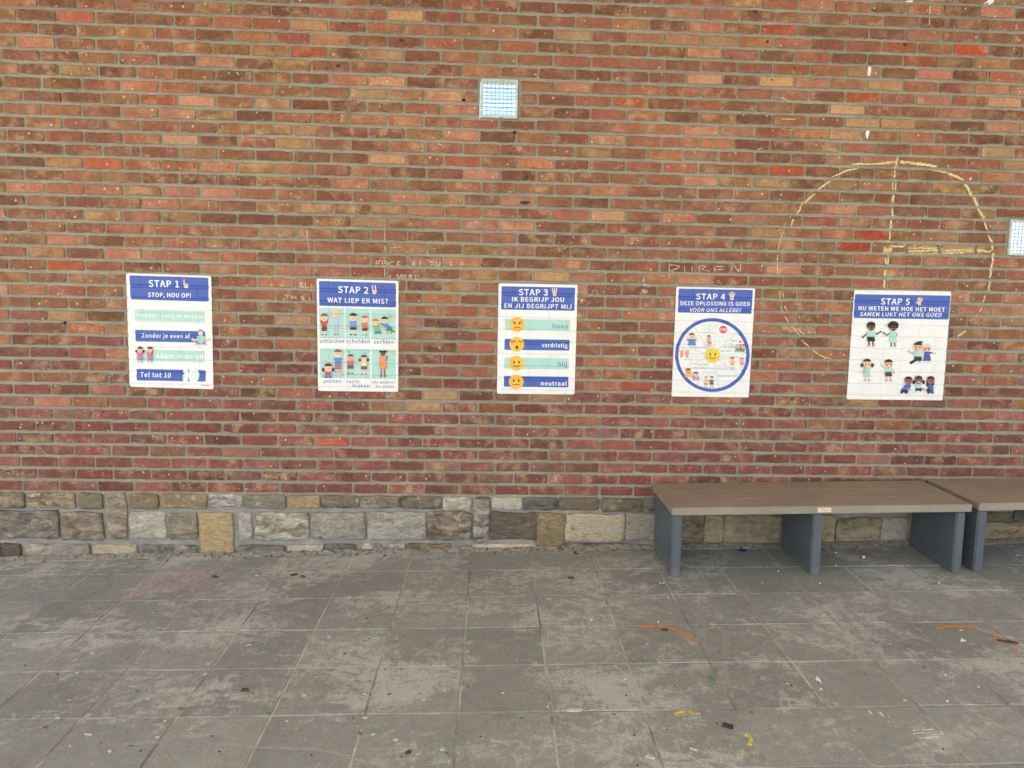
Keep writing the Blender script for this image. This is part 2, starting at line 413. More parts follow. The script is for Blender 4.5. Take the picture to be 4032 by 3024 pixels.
# mortar core with the two openings cut through it
def core(name, mat, parent, x0, x1, z0, z1, yf, yb, holes):
    xs = sorted({x0, x1} | {h for q in holes for h in q[:2]}); zs = sorted({z0, z1} | {h for q in holes for h in q[2:]})
    bm = bmesh.new()
    cut = lambda x, z: any(h[0] < x < h[1] and h[2] < z < h[3] for h in holes) or not (x0 < x < x1 and z0 < z < z1)
    def quad(ps): bm.faces.new([bm.verts.new(p) for p in ps])
    for i in range(len(xs)-1):
        for j in range(len(zs)-1):
            a, b, c, d = xs[i], xs[i+1], zs[j], zs[j+1]; mx, mz = (a+b)/2, (c+d)/2
            if cut(mx, mz): continue
            quad([(a, yf, c), (b, yf, c), (b, yf, d), (a, yf, d)]); quad([(b, yb, c), (a, yb, c), (a, yb, d), (b, yb, d)])
            L = xs[i-1]+1e-4 if i else a-1; Rr = xs[i+2]-1e-4 if i+2 < len(xs) else b+1
            B = zs[j-1]+1e-4 if j else c-1; T = zs[j+2]-1e-4 if j+2 < len(zs) else d+1
            if cut((a+L)/2, mz): quad([(a, yb, c), (a, yf, c), (a, yf, d), (a, yb, d)])
            if cut((b+Rr)/2, mz): quad([(b, yf, c), (b, yb, c), (b, yb, d), (b, yf, d)])
            if cut(mx, (c+B)/2): quad([(a, yb, c), (b, yb, c), (b, yf, c), (a, yf, c)])
            if cut(mx, (d+T)/2): quad([(a, yf, d), (b, yf, d), (b, yb, d), (a, yb, d)])
    bmesh.ops.remove_doubles(bm, verts=bm.verts, dist=1e-5)
    for v in bm.verts: v.co -= parent.location
    return link(name, bm_mesh(name, bm), mat, parent)
core('mortar', MORTAR, wall, WX0, WX1, .268, WTOP+.03, .0088, .078, HOLES)

# ------------------------------------------------------------------ rubble plinth under the bricks
plinth = thing('stone_plinth', 'low plinth of rough sandstone blocks in grey pointing beneath the bricks', 'plinth', (2.5, .1, -.1))
GREY, OLIVE, TAN, OCHRE, PALE, DARK, BROWN, BEIGE = (150,147,138), (132,124,101), (180,163,131), (178,152,108), (208,201,185), (100,96,89), (122,104,89), (174,164,145)
SA = [(-60,150,157,243,TAN,DARK),(178,152,487,246,TAN,BROWN),(512,152,662,249,OLIVE,OLIVE),(692,155,820,450,BEIGE,BROWN),(840,158,1024,248,OCHRE,OLIVE),(1045,158,1338,248,OCHRE,OLIVE),
 (1355,162,1566,237,PALE,DARK),(1590,162,1846,250,GREY,OLIVE),(1868,160,2073,249,OCHRE,TAN),(-80,265,388,441,DARK,BEIGE),(402,278,670,452,BEIGE,BROWN),(842,275,1071,450,PALE,BEIGE),(1092,283,1275,443,BEIGE,OLIVE),
 (1295,280,1510,540,TAN,OCHRE),(1548,278,1633,451,GREY,PALE),(1660,280,1998,451,OLIVE,PALE),(20,482,135,572,BROWN,DARK),(175,482,585,582,GREY,BEIGE),(605,487,886,566,PALE,TAN),(922,488,1276,556,GREY,DARK),
 (1548,492,1839,556,GREY,DARK),(1868,490,2070,552,PALE,GREY),(-260,470,8,590,GREY,BROWN)]
SB = [(100,148,312,219,OLIVE,DARK),(323,143,546,219,BEIGE,OLIVE),(560,148,793,223,OLIVE,DARK),(808,148,962,229,PALE,TAN),(985,150,1063,411,DARK,PALE),(1090,150,1258,226,PALE,PALE),(1270,152,1463,231,GREY,DARK),
 (1477,158,1704,233,OLIVE,BROWN),(1728,155,1955,241,OLIVE,DARK),(1965,162,2120,238,DARK,GREY),(40,248,346,401,BEIGE,GREY),(370,245,701,406,PALE,GREY),(720,245,960,402,BROWN,BEIGE),(1083,250,1340,403,BROWN,DARK),
 (1352,255,1501,442,OLIVE,OCHRE),(1520,258,1850,411,TAN,PALE),(1868,255,2062,407,GREY,BEIGE),(60,436,105,482,GREY,PALE),(120,434,292,478,GREY,DARK),(338,431,440,474,PALE,GREY),(494,430,577,472,GREY,PALE),(598,431,846,472,TAN,BROWN),
 (975,430,1340,462,PALE,TAN),(1518,428,1852,462,GREY,DARK)]
SC = [(200,150,330,242,OLIVE,DARK),(345,152,560,240,TAN,OLIVE),(575,150,800,242,GREY,OLIVE),(815,152,1060,240,OCHRE,BROWN),(1075,150,1300,240,OLIVE,GREY),(1315,152,1560,242,TAN,GREY),(1575,152,1800,240,OLIVE,DARK),(1815,152,2050,240,GREY,TAN),
 (178,276,381,446,TAN,BROWN),(400,283,497,442,TAN,OCHRE),(512,286,826,449,OLIVE,TAN),(842,286,1000,440,TAN,OLIVE),(1016,288,1131,440,TAN,OCHRE),(1150,305,1389,441,TAN,OLIVE),(1405,300,1605,443,PALE,BEIGE),(1622,296,1905,440,TAN,BEIGE),
 (1925,270,2140,320,OLIVE,DARK),(1925,330,2210,442,BROWN,TAN),(2160,262,2420,322,DARK,OLIVE),(2230,334,2500,440,TAN,GREY)]
def stone_geom(poly, yoff):
    """blocky stone with hewn, uneven face"""
    n = len(poly); cx = sum(p[0] for p in poly)/n; cz = sum(p[1] for p in poly)/n
    vs = []; rings = [(1, .05), (1, yoff+.004), (.955, yoff+.0005), (.8, yoff-.002), (.42, yoff-.003)]
    for ri, (s, y) in enumerate(rings):
        for (x, z) in poly:
            sx = cx+(x-cx)*s; sz = cz+(z-cz)*(1-(1-s)*1.0)
            if ri == 2:
                L = max(math.hypot(x-cx, z-cz), .01); s2 = 1-.003/L; sx = cx+(x-cx)*s2; sz = cz+(z-cz)*s2
            yy = y+(0 if ri == 0 else noise.noise(Vector((sx*14, cx*9, sz*22)))*(.004 if ri < 3 else .011))
            vs.append(Vector((sx, yy, sz)))
    fs = []
    for a in range(len(rings)-1):
        for q in range(n): fs.append((a*n+q, a*n+(q+1) % n, (a+1)*n+(q+1) % n, (a+1)*n+q))
    fs.append(tuple(range((len(rings)-1)*n, len(rings)*n)))
    return vs, fs
def add_stone(x0, z0, x1, z1, ca, cb):
    w, h = x1-x0, z1-z0; j = min(.0055, min(w, h)*.045)
    nx = max(2, int(w/.05)); nz = max(2, int(h/.045)); rr = min(.009, w*.14, h*.14)
    pts = []
    for t in range(nx+1): pts.append((x0+rr+(w-2*rr)*t/nx, z0))
    for t in range(nz+1): pts.append((x1, z0+rr+(h-2*rr)*t/nz))
    for t in range(nx+1): pts.append((x1-rr-(w-2*rr)*t/nx, z1))
    for t in range(nz+1): pts.append((x0, z1-rr-(h-2*rr)*t/nz))
    poly = [(x+rnd.uniform(-j, j), z+rnd.uniform(-j, j)) for x, z in pts]
    vs, fs = stone_geom(poly, rnd.uniform(-.011, -.002))
    o = Vector(((x0+x1)/2, 0, (z0+z1)/2))
    me = mesh('stone', [v-o for v in vs], fs)
    jc = lambda c: (lambda k: tuple(v*k for v in c))(rnd.uniform(.9, 1.1))
    put_attrs(me, [(len(fs), jc(ca), jc(cb), rnd.random())])
    for p_ in me.polygons: p_.use_smooth = abs(p_.normal.y) > .55
    ob = link('stone', me, STONE, plinth); ob.location = o-plinth.location
rects = []
for lst, ox, oy, sc in ((SA, 0, 1850, 1.6458), (SB, 1200, 1850, 1.4747), (SC, 2500, 1830, 1.4439)):
    for x0, y0, x1, y1, ca, cb in lst:
        a = W(ox+x0/sc, oy+y0/sc); b = W(ox+x1/sc, oy+y1/sc)
        rects.append((a.x-.0035, b.z-.003, b.x+.0035, min(a.z+.003, .287), ca, cb))
for q in rects: add_stone(*q)
lx = -.30                                        # the plinth runs on past both edges of the picture
for side, x_from, x_to in ((0, -1.25, min(q[0] for q in rects)-.02), (1, max(q[2] for q in rects)+.02, 6.35)):
    for (zb, zt) in ((.2, .282), (.06, .185), (-.12, .045)):
        x = x_from
        while x < x_to-.1:
            w = min(rnd.uniform(.14, .3), x_to-x)
            add_stone(x, zb, x+w-.02, zt, rnd.choice((GREY, OLIVE, TAN, BEIGE)), rnd.choice((DARK, BROWN, PALE, TAN))); x += w
core('pointing', PLINTH_MORTAR, plinth, WX0, WX1, -.16, .2677, .0085, .0775, [])

# ------------------------------------------------------------------ covered yard: posts, beam and boarded roof over the viewer
TIMBER = plain('varnished_timber', (222, 183, 124), .55, .18, 6)
roof = thing('canopy_roof', 'timber boarded canopy roof over the play yard, above the picture', 'roof', (2.5, -3, 3.16))
ROOF_Y0 = -5.58
for b in range(22):
    y1 = .12-b*.26; bm = bmesh.new(); box_bm(bm, (-5.2, y1-.255-(-3), 0), (5.2, y1-(-3), .03), .004, 1)
    link('board', bm_mesh('board', bm), TIMBER, roof)
bm = bmesh.new(); box_bm(bm, (-5.25, ROOF_Y0+3, .032), (5.25, 3.15, .16)); link('deck', bm_mesh('deck', bm), plain('roofing_felt', (70, 70, 72), .9), roof)
for px_ in (-2.6, 7.6):
    bm = bmesh.new(); box_bm(bm, (-.07, -.07, -.25), (.07, .07, 3.158-floor_z(px_, -5.4)), .006)
    o = link('canopy_post', bm_mesh('canopy_post', bm), TIMBER); o.location = (px_, -5.4, floor_z(px_, -5.4))
    tag(o, 'square timber post carrying the canopy roof, %s of the pair' % ('left' if px_ < 0 else 'right'), 'post', 'posts of the canopy')

# ------------------------------------------------------------------ glass blocks
def glass_material():
    n = N('cast_glass'); p = n.pos(); f = n.noise(p, 60, 2)
    m = n.done((.93, .95, .93), .12, n.bump(f, .25, .002), .5); n.b.inputs['Transmission Weight'].default_value = 1; n.b.inputs['IOR'].default_value = 1.45
    return m
GLASS = glass_material()
def rim_material():
    n = N('frosted_glass_edge'); p = n.pos(); f = n.noise(p, 45, 4)
    c = n.mix(n.ramp(f, .35, .7), s2l((226, 232, 224)), s2l((184, 192, 182)))
    m = n.done(c, .22, n.bump(f, .4, .002), .5); n.b.inputs['Transmission Weight'].default_value = .12
    return m
RIM = rim_material()
RIB = None
def glass_block(hole, label):
    x0, x1, z0, z1 = hole; g = .0022; x0 += g; x1 -= g; z0 += g; z1 -= g
    t = thing('glass_block', label, 'glass block', ((x0+x1)/2, 0, (z0+z1)/2), 'glass blocks set in the wall')
    w, h = (x1-x0)/2, (z1-z0)/2; rw = .0125
    bm = bmesh.new()                                 # rim: four mitred bars, rounded
    prof = [(0, .075), (0, .002), (.003, -.0035), (rw*.6, -.005), (rw, -.001), (rw, .075)]
    ring = []
    for sx, sz in ((-1, -1), (1, -1), (1, 1), (-1, 1)):
        ring.append([bm.verts.new((sx*(w-i), y, sz*(h-i))) for i, y in prof])
    for q in range(4):
        for i in range(len(prof)):
            i2 = (i+1) % len(prof); bm.faces.new([ring[q][i], ring[(q+1) % 4][i], ring[(q+1) % 4][i2], ring[q][i2]])
    bmesh.ops.recalc_face_normals(bm, faces=bm.faces)
    link('rim', bm_mesh('rim', bm), RIM, t)
    for nm, vert, ya, yb in (('front_pane', True, .004, .0105), ('back_pane', False, .062, .069)):
        bm = bmesh.new(); nA = 84; W_, H_ = w-rw+.0004, h-rw+.0004
        rows = []
        for i in range(nA+1):
            u = -1+2*i/nA; bulge = .0017*abs(math.sin((u+1)*math.pi*3.5))
            for side, y in ((0, ya-(bulge if vert else 0)), (1, yb+(0 if vert else bulge))):
                a, b = ((u*W_, -H_), (u*W_, H_)) if vert else ((-W_, u*H_), (W_, u*H_))
                rows.append((bm.verts.new((a[0], y, a[1])), bm.verts.new((b[0], y, b[1]))))
        for i in range(nA):
            for side in (0, 1):
                p, q = rows[2*i+side], rows[2*i+2+side]; bm.faces.new([p[0], q[0], q[1], p[1]])
            for e in (0, 1): bm.faces.new([rows[2*i][e], rows[2*i+2][e], rows[2*i+3][e], rows[2*i+1][e]])
        for i in (0, nA): bm.faces.new([rows[2*i][0], rows[2*i][1], rows[2*i+1][1], rows[2*i+1][0]])
        bmesh.ops.recalc_face_normals(bm, faces=bm.faces)
        pn = link(nm, bm_mesh(nm, bm), GLASS, t)
        for i in range(1, 8 if vert else 9):
            q = -1+2*i/(8 if vert else 9); bm = bmesh.new(); hwid = .0011 if vert else .0016
            if vert: box_bm(bm, (q*W_-hwid, yb+.0004, -H_), (q*W_+hwid, yb+.0022, H_))
            else: box_bm(bm, (-W_, ya-.0022, q*H_-hwid), (W_, ya-.0004, q*H_+hwid))
            link('rib', bm_mesh('rib', bm), RIB, pn)
def rib_material():
    n = N('glass_rib'); p = n.pos(); f = n.noise(p, 50, 3)
    m = n.done(n.mix(f, s2l((150, 166, 182)), s2l((196, 204, 208))), .3, None, .4); n.b.inputs['Transmission Weight'].default_value = .55
    return m
RIB = rib_material()
glass_block(HOLES[0], 'square clear glass block high in the middle of the brick wall')
glass_block(HOLES[1], 'ribbed glass block at the right edge of the wall beside the chalk circle')

# ------------------------------------------------------------------ posters: printed film pasted over the bricks
def relief(z, deep=.0038, ramp=.006):
    k = 38-(z-Z0)/CZ; f = abs(k-math.floor(k)-.5)*CZ      # distance from the middle of the bed joint
    f = max(0., (f-.0035))/ramp
    return -.0030+deep*max(0., 1-f)
def cut_planes(z0, z1, ramp=.006):
    out = []; k = math.floor(38-(z1-Z0)/CZ)-1
    while True:
        zc = Z0+(38-k-.5)*CZ
        if zc < z0-.03: break
        out += [zc+d for d in (-.0035-ramp, -.0035, .0035, .0035+ramp)]; k += 1
    return [z for z in out if z0 < z < z1]
def film_material(srgb, gloss=.42):
    key = ('film', srgb)
    if key in MATS: return MATS[key]
    n = N('printed_film'); p = n.pos(); c = s2l(srgb)
    f = n.noise(n.vmul(p, (1, 1, 1.3)), 26, 5, .6, .6); g = n.noise(p, 9, 3)
    cc = n.mix(n.ramp(f, .55, .8, 0, .16), c, tuple(min(1, v*1.1+.05) for v in c))
    cc = n.mix(1, cc, n.gray(n.ramp(g, .3, .7, .95, 1.03)), 'MULTIPLY')
    # the film sinks into the upright joints behind it, alternate courses offset by half a brick
    sx = n.n.new('ShaderNodeSeparateXYZ'); n.link(p, sx.inputs[0])
    kk = n.math('FLOOR', n.math('MULTIPLY_ADD', sx.outputs[2], -1/CZ, 38.5+Z0/CZ)); odd = n.math('MODULO', kk, 2)
    xo = n.math('SUBTRACT', sx.outputs[0], n.math('MULTIPLY_ADD', odd, -.089, .083))
    groove = n.ramp(n.math('PINGPONG', xo, .0902), .003, .011, 0, 1)
    n1 = n.bump(groove, .7, .004); MATS[key] = n.done(cc, gloss, n.bump(f, .6, .006, n1), .45)
    return MATS[key]
FONT_CACHE = {}
try:                                            # Blender's own bundled sans; its built-in face otherwise
    SANS = bpy.data.fonts.load(bpy.utils.system_resource('DATAFILES', path='fonts')+'/Noto Sans CJK Regular.woff2')
except Exception: SANS = None
def text_mesh(s, bold):
    key = (s, bold)
    if key in FONT_CACHE: return FONT_CACHE[key]
    cu = bpy.data.curves.new('t', 'FONT'); cu.body = s; cu.size = 1
    if SANS: cu.font = SANS
    cu.offset = 0; cu.space_character = 1.06 if SANS else 1; cu.resolution_u = 4
    ob = bpy.data.objects.new('t', cu); col.objects.link(ob)
    dg = bpy.context.evaluated_depsgraph_get(); me = ob.evaluated_get(dg).to_mesh()
    vs = [(v.co.x, v.co.y) for v in me.vertices]; fs = [tuple(p.vertices) for p in me.polygons]
    bpy.data.objects.remove(ob); bpy.data.curves.remove(cu)
    FONT_CACHE[key] = (vs, fs); return vs, fs
CAPH = None
def cap_height():
    global CAPH
    if CAPH is None:
        vs, _ = text_mesh('H', 0); CAPH = max(v[1] for v in vs)
    return CAPH
LIFT = .00028
class Sheet:
    """polygons given in a photograph detail's pixels, laid on the wall plane"""
    def __init__(s, ox, oy, sc): s.ox, s.oy, s.sc = ox, oy, sc; s.reset()
    def reset(s): s.v, s.f, s.m, s.mats, s.lay = [], [], [], [], 0
    def P(s, x, y):
        w = W(s.ox+x/s.sc, s.oy+y/s.sc); return (w.x, w.z)
    def _mat(s, c):
        m = film_material(c)
        if m not in s.mats: s.mats.append(m)
        return s.mats.index(m)
    def poly(s, pts, c, lay=None):
        if lay is None: s.lay += 1; lay = s.lay
        b = len(s.v); s.v += [(*s.P(*p), lay) for p in pts]; s.f.append(tuple(range(b, b+len(pts)))); s.m.append(s._mat(c))
    def ell(s, cx, cy, rx, ry, c, n=20, a0=0, a1=360, rot=0):
        pts = []
        full = a1-a0 >= 360
        for i in range(n if full else n+1):
            t = R(a0+(a1-a0)*i/n); x, y = rx*math.cos(t), -ry*math.sin(t)
            pts.append((cx+x*math.cos(rot)-y*math.sin(rot), cy+x*math.sin(rot)+y*math.cos(rot)))
        s.poly(pts, c)
    def line(s, pts, w, c):
        s.lay += 1
        for (x0, y0), (x1, y1) in zip(pts, pts[1:]):
            L = math.hypot(x1-x0, y1-y0) or 1; nx, ny = -(y1-y0)/L*w/2, (x1-x0)/L*w/2; ex, ey = (x1-x0)/L*w*.3, (y1-y0)/L*w*.3
            s.poly([(x0+nx-ex, y0+ny-ey), (x1+nx+ex, y1+ny+ey), (x1-nx+ex, y1-ny+ey), (x0-nx-ex, y0-ny-ey)], c, s.lay); s.lay += .25
    def rrect(s, q, r, c, lay=None):
        pts = []
        n = len(q)
        for i in range(n):
            p, a, b = Vector(q[i]), Vector(q[i-1]), Vector(q[(i+1) % n]); da = (a-p).normalized()*r; db = (b-p).normalized()*r
            for t in range(6):
                u = t/5; pts.append(tuple((p+da)*(1-u)**2+p*2*u*(1-u)+(p+db)*u*u))
        s.poly(pts, c, lay)
    def text(s, body, x0, y0, x1, y1, cap, c, bold=.018, slant=0.0, lay=None):
        vs, fs = text_mesh(body, 0)
        a = min(v[0] for v in vs); b = max(v[0] for v in vs); ch = cap_height()
        if lay is None: s.lay += 1; lay = s.lay
        e = bold*1.5*cap; cap2 = cap-e; k = s._mat(c)
        sh = [(0, 0), (-e, 0), (e, 0), (0, -e*.7), (0, e*.7)] if bold > .012 else [(-e*.6, 0), (e*.6, 0)]
        for q, (dx, dy) in enumerate(sh):            # heavier strokes: the glyphs struck several times
            o = len(s.v)
            for x, y in vs:
                u = (x-a)/(b-a); h = y/ch*cap2
                s.v.append((*s.P(x0+e+(x1-x0-2*e)*u+slant*h+dx, y0+(y1-y0)*u-h-e*.5+dy), lay+q*.22))
            for f in fs: s.f.append(tuple(i+o for i in f)); s.m.append(k)
    def build(s, name, parent, thick=0):
        bm = bmesh.new(); vv = [bm.verts.new((x, -l*LIFT, z)) for x, z, l in s.v]
        for f, m in zip(s.f, s.m):
            try: fc = bm.faces.new([vv[i] for i in f]); fc.material_index = m
            except ValueError: pass
        bmesh.ops.triangulate(bm, faces=[f for f in bm.faces if len(f.verts) > 4])
        zs = [v[1] for v in s.v]
        for zc in cut_planes(min(zs), max(zs)):
            bmesh.ops.bisect_plane(bm, geom=bm.verts[:]+bm.edges[:]+bm.faces[:], plane_co=(0, 0, zc), plane_no=(0, 0, 1), dist=1e-6)
        for v in bm.verts: v.co.y += relief(v.co.z)
        bm.normal_update()
        fl = [f for f in bm.faces if f.normal.y > 0]
        if fl: bmesh.ops.reverse_faces(bm, faces=fl)
        if thick:
            r = bmesh.ops.extrude_face_region(bm, geom=bm.faces[:])
            nv = [e for e in r['geom'] if isinstance(e, bmesh.types.BMVert)]
            for v in nv: v.co.y -= thick
            bmesh.ops.recalc_face_normals(bm, faces=bm.faces)
        for v in bm.verts: v.co -= parent.location
        me = bm_mesh(name, bm)
        for m in s.mats: me.materials.append(m)
        o = link(name, me, None, parent); s.reset(); return o
BLUE, MINT, PAPER, WHITE = (68, 96, 182), (176, 218, 208), (240, 240, 238), (246, 246, 246)
INK, LEAD = (70, 84, 168), (38, 34, 34)
SK1, SK2, SK3 = (246, 206, 178), (232, 170, 120), (98, 62, 44)
def start(name, label, corners, ox, oy, sc):
    S = Sheet(ox, oy, sc); c = W(ox+sum(p[0] for p in corners)/4/sc, oy+max(p[1] for p in corners)/sc)
    t = thing(name, label, 'poster', (c.x, -.003, c.z), None)
    S.rrect(corners, 24, PAPER, 0); S.build('sheet', t, .0008)
    return S, t
BASE = 4.2                                     # print layers start in front of the sheet's face
def begin(S): S.lay = BASE
def panel(S, t, q, c, r=18, name='colour_panel'): begin(S); S.rrect(q, r, c, BASE); S.build(name, t)
def words(S, t, items, name='lettering'):
    begin(S)
    for it in items:
        body, x0, y0, x1, y1, cap, c = it[:7]; S.text(body, x0, y0, x1, y1, cap, c, *(it[7:]), lay=BASE+1.6)
        S.build(name, t)
def hand(S, t, cx, cy, h, n, c=(244, 214, 192)):
    begin(S); S.lay = BASE+1.2; u = h/115
    S.rrect([(cx-30*u, cy-2*u), (cx+34*u, cy-2*u), (cx+26*u, cy+56*u), (cx-20*u, cy+56*u)], 14*u, c)
    tips = {1: [(-22, -56)], 2: [(-24, -56), (12, -58)], 3: [(-30, -50), (2, -58), (32, -50)], 4: [(-38, -44), (-12, -58), (16, -56), (40, -42)], 5: [(-18, -50), (6, -58), (30, -50), (46, -28)]}[n]
    for i, (tx, ty) in enumerate(tips):
        bx = -22+44*i/max(1, len(tips)-1) if n > 1 else -20
        S.line([(cx+bx*u, cy+6*u), (cx+tx*u, cy+ty*u)], 15*u, c)
    if n == 5: S.line([(cx-20*u, cy+36*u), (cx-54*u, cy+10*u)], 15*u, c)
    else: S.line([(cx-18*u, cy+24*u), (cx+22*u, cy+20*u)], 11*u, (226, 186, 160))
    S.build('hand_symbol', t)
def face(S, cx, cy, r, mood, c=(246, 190, 62)):
    S.ell(cx, cy, r, r, c, 28)
    d = (84, 58, 24)
    if mood != 'sad':
        for e in (-1, 1): S.ell(cx+e*r*.33, cy-r*.16, r*.12, r*.19, d, 10)
    if mood == 'angry':
        S.line([(cx-r*.66, cy-r*.42), (cx-r*.2, cy-r*.26)], r*.09, d); S.line([(cx+r*.66, cy-r*.42), (cx+r*.2, cy-r*.26)], r*.09, d)
        S.line([(cx-r*.4, cy+r*.5), (cx-r*.2, cy+r*.34), (cx+r*.2, cy+r*.34), (cx+r*.4, cy+r*.5)], r*.1, d)
    elif mood == 'sad':
        S.line([(cx-r*.7, cy-r*.26), (cx-r*.26, cy-r*.5)], r*.1, d); S.line([(cx+r*.7, cy-r*.26), (cx+r*.26, cy-r*.5)], r*.1, d)
        S.ell(cx, cy+r*.4, r*.2, r*.26, d, 14)
    elif mood == 'happy': S.line([(cx-r*.4, cy+r*.3), (cx-r*.2, cy+r*.46), (cx+r*.2, cy+r*.46), (cx+r*.4, cy+r*.3)], r*.09, d)
    else: S.line([(cx-r*.42, cy+r*.38), (cx+r*.42, cy+r*.38)], r*.09, d)
def kid(S, t, hx, hy, r, yw, yh, yf, w, skin, hair, top, bot, shoe, arms=(), dress=False, style='short', legc=None, lean=0, cheek=None, smile=False, sleeve=.4):
    begin(S); S.lay = BASE+1.2; legc = legc or skin; sh = hy+r*1.05
    if style == 'long': S.poly([(hx-r*1.05, hy-r*.1), (hx+r*1.05, hy-r*.1), (hx+r*1.0, hy+r*1.5), (hx-r*1.0, hy+r*1.5)], hair)
    for e in (-1, 1):
        S.line([(hx+lean+e*w*.26, yh-4), (hx+lean+e*w*.3, yf)], w*.24, legc)
        S.ell(hx+lean+e*w*.36, yf, w*.24, w*.12, shoe, 10)
    S.line([(hx, hy), (hx, sh+4)], r*.5, skin)
    for a in arms:
        x0 = hx+(w*.42 if a[0][0] > hx else -w*.42); p = [(x0, sh+w*.14)]+list(a)
        S.line(p, w*.19, skin); q = p[1]; S.line([p[0], (p[0][0]+(q[0]-p[0][0])*sleeve, p[0][1]+(q[1]-p[0][1])*sleeve)], w*.27, top)
        S.ell(*a[-1], w*.13, w*.13, skin, 8)
    if dress: S.poly([(hx-w*.4, sh), (hx+w*.4, sh), (hx+lean+w*.66, yh), (hx+lean-w*.66, yh)], top)
    else:
        S.poly([(hx+lean-w*.5, yw-3), (hx+lean+w*.5, yw-3), (hx+lean+w*.56, yh), (hx+lean+w*.06, yh), (hx+lean, yw+(yh-yw)*.55), (hx+lean-w*.06, yh), (hx+lean-w*.56, yh)], bot)
        S.poly([(hx-w*.48, sh), (hx+w*.48, sh), (hx+lean+w*.52, yw), (hx+lean-w*.52, yw)], top)
    S.ell(hx, hy, r, r*1.02, skin, 20)
    if style == 'curly':
        for i in range(9): S.ell(hx+r*.95*math.cos(R(-20+i*27)), hy-r*.25-r*.75*math.sin(R(-20+i*27)), r*.38, r*.36, hair, 9)
    elif style == 'buns':
        for e in (-1, 1): S.ell(hx+e*r*.95, hy-r*.85, r*.48, r*.46, hair, 10)
    elif style == 'tails':
        for e in (-1, 1): S.ell(hx+e*r*1.25, hy+r*.55, r*.4, r*.55, hair, 10)
    S.ell(hx, hy-r*.12, r*1.06, r*.98, hair, 16, 12, 168)
    for e in (-1, 1):
        S.ell(hx+e*r*.36, hy+r*.16, r*.11, r*.13, LEAD, 8)
        if cheek: S.ell(hx+e*r*.52, hy+r*.45, r*.2, r*.18, cheek, 8)
    if smile: S.ell(hx, hy+r*.42, r*.34, r*.26, (250, 250, 248), 12, 180, 360)
    else: S.line([(hx-r*.22, hy+r*.52), (hx+r*.22, hy+r*.52)], r*.12, (150, 70, 60))
    return S.build('child_figure', t)

# poster 1
S, t = start('poster', 'poster headed STAP 1 with four blue and mint text bars', [(58,82),(1146,116),(1176,1570),(104,1535)], 480, 1050, 3.2526)
panel(S, t, [(100,112),(1110,142),(1113,447),(116,418)], BLUE, name='title_panel')
for q, c in (([(167,555),(1065,578),(1063,712),(172,690)], MINT), ([(172,808),(1070,828),(1070,972),(180,957)], BLUE), ([(180,1063),(1065,1080),(1063,1222),(190,1207)], MINT), ([(190,1307),(1075,1325),(1075,1470),(195,1455)], BLUE)): panel(S, t, q, c)
words(S, t, [('STAP 1',345,258,737,266,86,WHITE,.03), ('STOP, HOU OP!',338,388,888,398,57,WHITE,.03)], 'title_lettering')
words(S, t, [('Probeer rustig te worden',184,644,1056,662,48,WHITE,.025), ('Zonder je even af',256,907,877,917,54,WHITE,.025), ('Adem in en uit',437,1172,1058,1184,62,WHITE,.025), ('Tel tot 10',238,1411,632,1420,60,WHITE,.025)])
words(S, t, [('eduplay',1016,1527,1120,1531,20,(206,150,160),.02)], 'maker_mark')
hand(S, t, 822, 222, 112, 1)
begin(S); S.lay = BASE+2                       # the boy sitting cross-legged
S.line([(985,925),(930,945),(905,925)], 26, (244,190,170)); S.line([(1045,925),(1100,945),(1130,930)], 26, (244,190,170))
S.poly([(945,1000),(960,950),(1070,950),(1088,1000)], (112,158,190)); S.line([(940,996),(1095,998)], 16, (240,180,160))
S.poly([(962,885),(1072,885),(1050,965),(1015,985),(982,965)], (156,216,204)); S.ell(1015,852,30,36,(246,200,184)); S.ell(1013,830,34,28,(150,140,190),14,5,175)
S.build('child_figure', t)
for x in (240, 366):
    kid(S, t, x, 1062, 36, 1160, 1200, 1222, 62, (246,196,170), (40,36,38), (232,96,130), (120,160,206), (236,150,140), arms=[[(x-44,1118),(x-8,1102)], [(x+44,1118),(x+8,1102)]], style='tails' if x < 300 else 'long')
begin(S); S.lay = BASE+3
for d, c in ((8, (150,206,200)), (0, (236,242,242))):
    S.poly([(772+d,1352),(834+d,1288),(850+d,1290),(846+d,1478),(790+d,1480),(800+d,1350)], c); S.ell(922+d,1390,68,98,c,24)
S.ell(926,1390,30,58,(206,226,228),18); S.ell(924,1392,22,48,(240,244,244),16); S.build('numeral_ten', t)

# poster 2
S, t = start('poster', 'poster headed STAP 2 with six small mint pictures of quarrelling children', [(58,90),(1150,122),(1145,1600),(78,1588)], 1230, 1070, 3.3861)
panel(S, t, [(90,122),(1115,152),(1115,478),(94,453)], BLUE, name='title_panel')
for q in ([(95,482),(427,487),(432,888),(100,883)], [(442,488),(770,493),(772,893),(444,890)], [(785,496),(1115,502),(1113,905),(790,900)], [(103,1017),(430,1022),(432,1418),(107,1412)], [(447,1024),(770,1028),(773,1422),(450,1418)], [(790,1030),(1114,1036),(1112,1428),(792,1424)]): panel(S, t, q, MINT, 4)
words(S, t, [('STAP 2',343,280,748,292,88,WHITE,.03), ('WAT LIEP ER MIS?',203,408,1008,428,64,WHITE,.03)], 'title_lettering')
words(S, t, [('uitlachen',107,948,425,951,52,INK,.008), ('schelden',452,952,765,956,52,INK,.008), ('vechten',818,960,1087,963,52,INK,.008), ('pesten',155,1480,385,1483,48,INK,.008), ('ruzie',458,1483,625,1486,48,INK,.008), ('maken',535,1540,765,1543,48,INK,.008), ('iets anders?',792,1488,1100,1492,38,INK,.008), ('bv. stelen',850,1543,1090,1546,36,INK,.008)])
hand(S, t, 826, 242, 115, 2)
